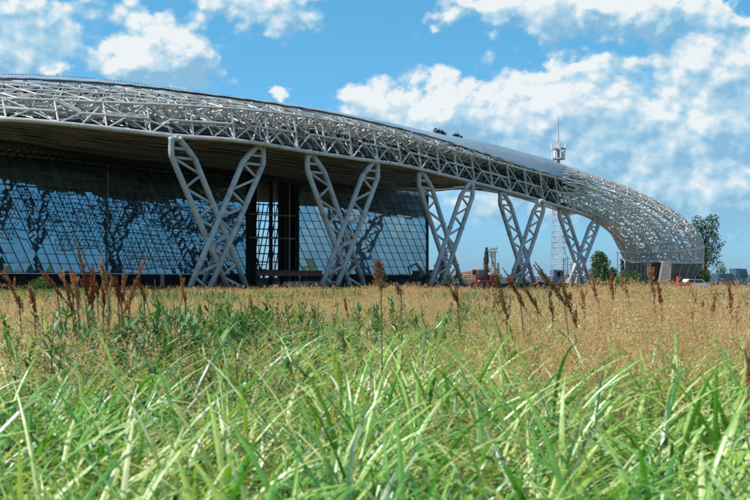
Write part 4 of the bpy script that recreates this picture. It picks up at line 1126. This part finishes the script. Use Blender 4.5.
D = [
 ((4, 267), (19, 303), 9.0, 'grey brown dock spike at the far left edge, leaning left', .03, 'dock'),
 ((29, 282), (34, 306), 9.5, 'short dark dock spike just right of the leftmost spike', .024, 'dock'),
 ((39, 268), (57, 291), 9.5, 'dock spike leaning left in front of the pale grey green shrub', .026, 'dock'),
 ((58, 269), (72, 292), 9.2, 'dock spike leaning left between the shrub and the tall cluster', .028, 'dock'),
 ((72, 268), (77, 293), 9.8, 'upright rust dock spike on the left side of the tall cluster', .028, 'dock'),
 ((75, 239), (88, 296), 8.6, 'tallest rust dock spike, standing in the cluster on the left', .04, 'dock'),
 ((92, 263), (92, 295), 9.2, 'dock spike close behind the tallest spike of the left cluster', .03, 'dock'),
 ((102, 252), (108, 298), 8.4, 'straight rust red dock spike right of the tallest one', .034, 'dock'),
 ((124, 270), (122, 299), 9.4, 'thin dock spike between the rust red one and the right leaning one', .022, 'dock'),
 ((147, 256), (130, 299), 8.8, 'dock spike leaning right in front of the blue glass', .028, 'dock'),
 ((181, 275), (185, 298), 11, 'lone small dock spike before the foot of the first column', .024, 'dock'),
 ((250, 297), (254, 313), 12, 'short dark dock spike in the grass below the entrance', .016, 'dock'),
 ((277, 306), (278, 318), 12, 'tiny dock spike in the grass right below the entrance', .012, 'dock'),
 ((313, 304), (314, 318), 12, 'tiny dock spike in the grass below the concrete barriers', .014, 'dock'),
 ((345, 296), (347, 312), 12, 'tiny dark dock spike in front of the second column', .014, 'dock'),
 ((443, 270), (457, 300), 10, 'olive brown dock spike bowed left in front of the third column', .022, 'dockolive'),
 ((489, 250), (506, 312), 7.6, 'tallest olive brown dock spike beside the red drilling rig', .034, 'dockolive'),
 ((503, 268), (520, 299), 8.6, 'rusty dock spike leaning left just right of the tall olive one', .026, 'dock'),
 ((524, 285), (537, 308), 9.5, 'dark dock spike leaning left before the fourth column', .022, 'dockolive'),
 ((535, 262), (564, 301), 7.8, 'olive dock spike leaning far left between fourth and fifth columns', .03, 'dockolive'),
 ((549, 287), (552, 309), 9.5, 'upright dark dock spike under the far left leaning one', .022, 'dockolive'),
 ((562, 279), (574, 318), 8.5, 'thick olive brown dock spike in front of the radio mast', .032, 'dockolive'),
 ((582, 288), (584, 313), 10, 'slim red dock spike in front of the fifth column', .018, 'dock'),
 ((589, 270), (598, 302), 10, 'rusty dock spike right of the fifth column', .026, 'dock'),
 ((609, 271), (613, 296), 11, 'rusty dock spike below the two small trees', .024, 'dock'),
 ((620, 273), (628, 297), 11, 'broad rust dock spike left of the pedestal', .038, 'dock'),
 ((650, 264), (654, 294), 10.5, 'tall rust dock spike in front of the dark doorway', .036, 'dock'),
 ((657, 281), (661, 303), 10, 'rust dock spike directly below the doorway spike', .03, 'dock'),
 ((696, 294), (693, 313), 11, 'dock spike leaning right below the white car', .026, 'dock'),
 ((703, 300), (703, 311), 11, 'very short dock spike right of the one below the white car', .018, 'dock'),
 ((717, 288), (712, 314), 10.5, 'dark dock spike leaning right below the blue truck', .026, 'dock'),
 ((728, 276), (731, 315), 10, 'tall dark dock spike in front of the blue truck', .024, 'dock'),
 ((739, 302), (737, 321), 10.5, 'thin dock spike near the right edge below the container', .018, 'dock'),
 ((748, 345), (748, 384), 5.5, 'close dark dock spike cut by the right edge of the view', .02, 'dock'),
]
for k in range(9):
    x_ = random.uniform(70, 150); y_ = random.uniform(266, 284)
    D.append(((x_+random.uniform(-8, 4), y_), (x_+random.uniform(0, 3), y_+random.uniform(16, 28)), random.uniform(8.6, 10.5), 'short rust dock spike crowded among the taller spikes of the left cluster', random.uniform(.018, .03), 'dock'))
for tip, foot, d, lb, rad, mt in D: dock(tip, foot, d, lb, rad=rad, mat=mt, n=int(220+5200*rad))
# the fluffy reed plume in the middle
def plume(tip, neck, d, label, rad, n):
    T, B = at(*tip, d), at(*neck, d); base = np.array([B[0], d, 0.0]); r = thing('reed_plume', label, 'reed', base, group='feathery reed plumes')
    m = MB(); m.tube([base, (base+B)/2+[.01, 0, 0], B, T], [.008, .007, .005, .002], 6); m.build('stem', M['stem'], r)
    sp = MB(); ax = (T-B)/np.linalg.norm(T-B); L = np.linalg.norm(T-B)
    for k in range(26):
        t = k/26; q = B+ax*L*t*.92; a = k*2.4; sd = np.array([math.cos(a), math.sin(a)*.8, 0]); bx = sd*.8+ax*.55; bl = rad*(1-t*.72)*random.uniform(.7, 1.2)
        spikelets(sp, q, bx, bl, rad*.24, n//26, .010)
    sp.build('plume', M['plume'], r)
    for z in (.35, .6, .8):
        m = MB(); blade(m, base+(B-base)*z, random.uniform(0, 6.28), .4, .016, .4, 1.4, 6); m.build('leaf', M['blade'], r)
plume((378, 259), (381, 290), 7.0, 'fluffy brown reed plume standing alone before the second column', .085, 900)
plume((396, 283), (401, 296), 8.0, 'small pale reed plume just right of the big fluffy one', .05, 300)

# ------------------------------------------------------------------ sun and sky
SUN_EL, SUN_DIR = R_(58), np.array([-0.965, -0.26])
sd = np.array([SUN_DIR[0]*math.cos(SUN_EL), SUN_DIR[1]*math.cos(SUN_EL), math.sin(SUN_EL)]); sd /= np.linalg.norm(sd)
sl = bpy.data.lights.new('sun', 'SUN'); sl.energy = 5.0; sl.angle = R_(0.53); sl.color = (1.0, 0.95, 0.87)
so = bpy.data.objects.new('sun', sl); COL.objects.link(so)
from mathutils import Vector
so.rotation_euler = Vector(sd).to_track_quat('Z', 'Y').to_euler(); so.location = (-40, -10, 80)

world = bpy.data.worlds.new('World'); scene.world = world; world.use_nodes = True
nt = world.node_tree; nt.nodes.clear(); L = nt.links.new
wo = nt.nodes.new('ShaderNodeOutputWorld'); bg = nt.nodes.new('ShaderNodeBackground'); bg.inputs['Strength'].default_value = 0.1
sky = nt.nodes.new('ShaderNodeTexSky'); sky.sky_type = 'NISHITA'; sky.sun_disc = False
sky.sun_elevation = SUN_EL; sky.sun_rotation = math.atan2(sd[0], sd[1]); sky.air_density = 1.0; sky.dust_density = 0.3; sky.ozone_density = 1.0
tint = nt.nodes.new('ShaderNodeMixRGB'); tint.blend_type = 'MULTIPLY'; tint.inputs['Fac'].default_value = 1.0; tint.inputs['Color2'].default_value = (1, 1, 1, 1)
tcs = nt.nodes.new('ShaderNodeTexCoord'); sps = nt.nodes.new('ShaderNodeSeparateXYZ'); L(tcs.outputs['Generated'], sps.inputs[0])
tr = ramp(nt, [(0.0, (.29, .55, 1.03)), (.10, (.37, .75, 1.06)), (.26, (.43, .98, 1.08)), (1.0, (.55, .95, 1.05))]); L(sps.outputs['Z'], tr.inputs['Fac']); L(tr.outputs['Color'], tint.inputs['Color2'])
L(sky.outputs['Color'], tint.inputs['Color1'])

# clouds live in the sky dome: heaps at chosen bearings, broken up by fractal noise
CLOUDS = [  # bearing px, py, half width, half height, weight
 (163, 48, 46, 36, 1.0), (188, 76, 44, 22, .65), (136, 66, 34, 24, .5), (262, 4, 62, 27, .85), (20, 42, 80, 46, .42), (5, 4, 40, 20, .6), (72, 66, 44, 16, .36), (54, 77, 13, 6, .7), (274, 92, 13, 8, .8), (105, 6, 40, 14, .3),
 (376, 100, 40, 22, .75), (446, 96, 34, 22, .85), (452, 122, 60, 26, .7), (400, 124, 70, 20, .55), (575, 14, 105, 26, .85), (500, 0, 60, 14, .6), (650, 8, 60, 18, .55), (568, 72, 48, 12, .72), (700, 62, 50, 28, .7), (735, 100, 50, 50, .7),
 (545, 108, 70, 26, .8), (610, 128, 80, 34, .75), (668, 178, 90, 30, .65), (560, 160, 90, 34, .5), (500, 150, 60, 26, .45), (740, 184, 60, 36, .65), (735, 20, 30, 12, .5), (700, 130, 50, 26, .5), (620, 205, 130, 28, .5), (470, 185, 80, 24, .4), (700, 225, 80, 20, .35),
 (600, 120, 230, 95, .26), (720, 225, 150, 40, .30), (420, 215, 150, 30, .25), (20, 30, 110, 60, .22), (800, 60, 60, 60, .7), (-60, 60, 60, 40, .5)]
cg = bpy.data.node_groups.new('cloud_amount', 'ShaderNodeTree')
cg.interface.new_socket('Direction', in_out='INPUT', socket_type='NodeSocketVector'); cg.interface.new_socket('Amount', in_out='OUTPUT', socket_type='NodeSocketFloat')
gn, gl = cg.nodes, cg.links.new
gi = gn.new('NodeGroupInput'); go = gn.new('NodeGroupOutput')
def vm(op, a, b=None):
    q = gn.new('ShaderNodeVectorMath'); q.operation = op
    for i, s in enumerate((a, b)):
        if s is None: continue
        if isinstance(s, (tuple, list)): q.inputs[i].default_value = s
        else: gl(s, q.inputs[i])
    return q
def mt(op, a, b=None, c=None, clamp=False):
    q = gn.new('ShaderNodeMath'); q.operation = op; q.use_clamp = clamp
    for i, s in enumerate((a, b, c)):
        if s is None: continue
        if isinstance(s, (int, float)): q.inputs[i].default_value = s
        else: gl(s, q.inputs[i])
    return q.outputs[0]
dirn = vm('NORMALIZE', gi.outputs[0]).outputs['Vector']
# noise warps the heaps so their rims billow
wn = gn.new('ShaderNodeTexNoise'); wn.inputs['Scale'].default_value = 14; wn.inputs['Detail'].default_value = 7; wn.inputs['Roughness'].default_value = .6
st = vm('MULTIPLY', dirn, (1, 1, 1.25)).outputs['Vector']; gl(st, wn.inputs['Vector'])
wv = vm('SUBTRACT', wn.outputs['Color'], (.5, .5, .5)).outputs['Vector']; wv = vm('MULTIPLY', wv, (.075, .02, .06)).outputs['Vector']
wf = gn.new('ShaderNodeTexNoise'); wf.inputs['Scale'].default_value = 46; wf.inputs['Detail'].default_value = 6; wf.inputs['Roughness'].default_value = .6; gl(st, wf.inputs['Vector'])
wv2 = vm('MULTIPLY', vm('SUBTRACT', wf.outputs['Color'], (.5, .5, .5)).outputs['Vector'], (.034, .01, .030)).outputs['Vector']
dw = vm('ADD', vm('ADD', dirn, wv).outputs['Vector'], wv2).outputs['Vector']
tot = None
for (px, py, hw, hh, wt) in CLOUDS:
    c = np.array([(px-CX)/F_PX, 1.0, (HOR-py)/F_PX]); ln = np.linalg.norm(c); c /= ln
    df = vm('SUBTRACT', dw, tuple(c)).outputs['Vector']; sc = vm('MULTIPLY', df, (F_PX/hw*1.05*ln, 3.0, F_PX/hh*1.05*ln)).outputs['Vector']
    dd = vm('DOT_PRODUCT', sc, sc).outputs['Value']
    e = mt('POWER', 2.718, mt('MULTIPLY', dd, -1.0)); e = mt('MULTIPLY', e, wt)
    tot = e if tot is None else mt('MAXIMUM', tot, e) if False else mt('ADD', tot, e)
sep = gn.new('ShaderNodeSeparateXYZ'); gl(dirn, sep.inputs[0])
# scattered fair-weather heaps over the rest of the dome
n0 = gn.new('ShaderNodeTexNoise'); n0.inputs['Scale'].default_value = 4.2; n0.inputs['Detail'].default_value = 2; gl(st, n0.inputs['Vector'])
rest = mt('MULTIPLY', mt('SUBTRACT', n0.outputs['Fac'], .44), 4.0)
back = mt('LESS_THAN', sep.outputs['Y'], .80)
rest = mt('MULTIPLY', mt('MAXIMUM', rest, 0), back)
tot = mt('ADD', tot, rest)
tot = mt('MINIMUM', tot, 1.5)
n1 = gn.new('ShaderNodeTexNoise'); n1.inputs['Scale'].default_value = 26; n1.inputs['Detail'].default_value = 10; n1.inputs['Roughness'].default_value = .58; n1.inputs['Distortion'].default_value = .25; gl(st, n1.inputs['Vector'])
n2 = gn.new('ShaderNodeTexVoronoi'); n2.inputs['Scale'].default_value = 44; n2.feature = 'SMOOTH_F1'; n2.inputs['Smoothness'].default_value = .4
w2 = vm('ADD', st, vm('MULTIPLY', wv, (.35, .35, .35)).outputs['Vector']).outputs['Vector']; gl(w2, n2.inputs['Vector'])
n3 = gn.new('ShaderNodeTexVoronoi'); n3.inputs['Scale'].default_value = 105; n3.feature = 'SMOOTH_F1'; n3.inputs['Smoothness'].default_value = .3; gl(w2, n3.inputs['Vector'])
bil = mt('ADD', mt('MULTIPLY', mt('SUBTRACT', .45, n2.outputs['Distance']), .50), mt('MULTIPLY', mt('SUBTRACT', .4, n3.outputs['Distance']), .22))
am = mt('ADD', tot, mt('MULTIPLY', mt('SUBTRACT', n1.outputs['Fac'], .5), .95)); am = mt('ADD', am, bil)
gl(am, go.inputs[0])

tc = nt.nodes.new('ShaderNodeTexCoord')
def wm(op, a, b=None, clamp=False):
    q = nt.nodes.new('ShaderNodeMath'); q.operation = op; q.use_clamp = clamp
    for i, s in enumerate((a, b)):
        if s is None: continue
        if isinstance(s, (int, float)): q.inputs[i].default_value = s
        else: L(s, q.inputs[i])
    return q.outputs[0]
def amount(off):
    g_ = nt.nodes.new('ShaderNodeGroup'); g_.node_tree = cg
    a_ = nt.nodes.new('ShaderNodeVectorMath'); a_.operation = 'ADD'; a_.inputs[1].default_value = off; L(tc.outputs['Generated'], a_.inputs[0]); L(a_.outputs[0], g_.inputs[0]); return g_.outputs[0]
A0 = amount((0, 0, 0)); A1 = amount((-.005, 0, .007)); A2 = amount((-.014, 0, .022))
cov = nt.nodes.new('ShaderNodeMapRange'); cov.interpolation_type = 'SMOOTHSTEP'; cov.inputs['From Min'].default_value = .24; cov.inputs['From Max'].default_value = .66; L(A0, cov.inputs['Value'])
dif = wm('ADD', wm('MULTIPLY', wm('SUBTRACT', A0, A1), 1.2), wm('MULTIPLY', wm('SUBTRACT', A0, A2), .75))
thick = wm('MULTIPLY', wm('SUBTRACT', A0, .75), -.10)
lit = wm('ADD', wm('ADD', wm('MULTIPLY', dif, 1.0), .41), thick, True)
cr_ = ramp(nt, [(0.0, (1.9, 3.6, 5.1)), (.34, (2.8, 4.5, 5.7)), (.62, (4.0, 5.2, 6.0)), (.88, (5.4, 6.1, 6.4)), (1.0, (6.2, 6.5, 6.6))]); L(lit, cr_.inputs['Fac'])
sp_ = nt.nodes.new('ShaderNodeSeparateXYZ'); L(tc.outputs['Generated'], sp_.inputs[0])
fade = nt.nodes.new('ShaderNodeMapRange'); fade.interpolation_type = 'SMOOTHSTEP'; fade.inputs['From Min'].default_value = .0; fade.inputs['From Max'].default_value = .07; L(sp_.outputs['Z'], fade.inputs['Value'])
cm = wm('MULTIPLY', wm('MULTIPLY', cov.outputs['Result'], fade.outputs['Result']), .96)
mx = nt.nodes.new('ShaderNodeMixRGB'); L(cm, mx.inputs['Fac']); L(tint.outputs['Color'], mx.inputs['Color1']); L(cr_.outputs['Color'], mx.inputs['Color2'])
L(mx.outputs['Color'], bg.inputs['Color']); L(bg.outputs[0], wo.inputs['Surface'])
world.cycles.sampling_method = 'MANUAL'; world.cycles.sample_map_resolution = 512

# ------------------------------------------------------------------ camera and render look
cam = bpy.data.cameras.new('camera'); co = bpy.data.objects.new('camera', cam); COL.objects.link(co)
co.location = (0, 0, CZ); co.rotation_euler = (R_(90), 0, 0)
cam.sensor_width = 36; cam.lens = 36*F_PX/750; cam.shift_y = (HOR-250)/750; cam.clip_start = .05; cam.clip_end = 9000
cam.dof.use_dof = True; cam.dof.focus_distance = 34; cam.dof.aperture_fstop = 5.0
scene.camera = co
vs = scene.view_settings; vs.view_transform = 'Standard'; vs.look = 'None'; vs.gamma = 1; vs.exposure = 0.5; vs.use_curve_mapping = False
scene.cycles.use_adaptive_sampling = True; scene.cycles.adaptive_threshold = 0.03; scene.cycles.max_bounces = 5; scene.cycles.diffuse_bounces = 3; scene.cycles.glossy_bounces = 3; scene.cycles.transmission_bounces = 3; scene.cycles.transparent_max_bounces = 4
scene.cycles.use_denoising = True
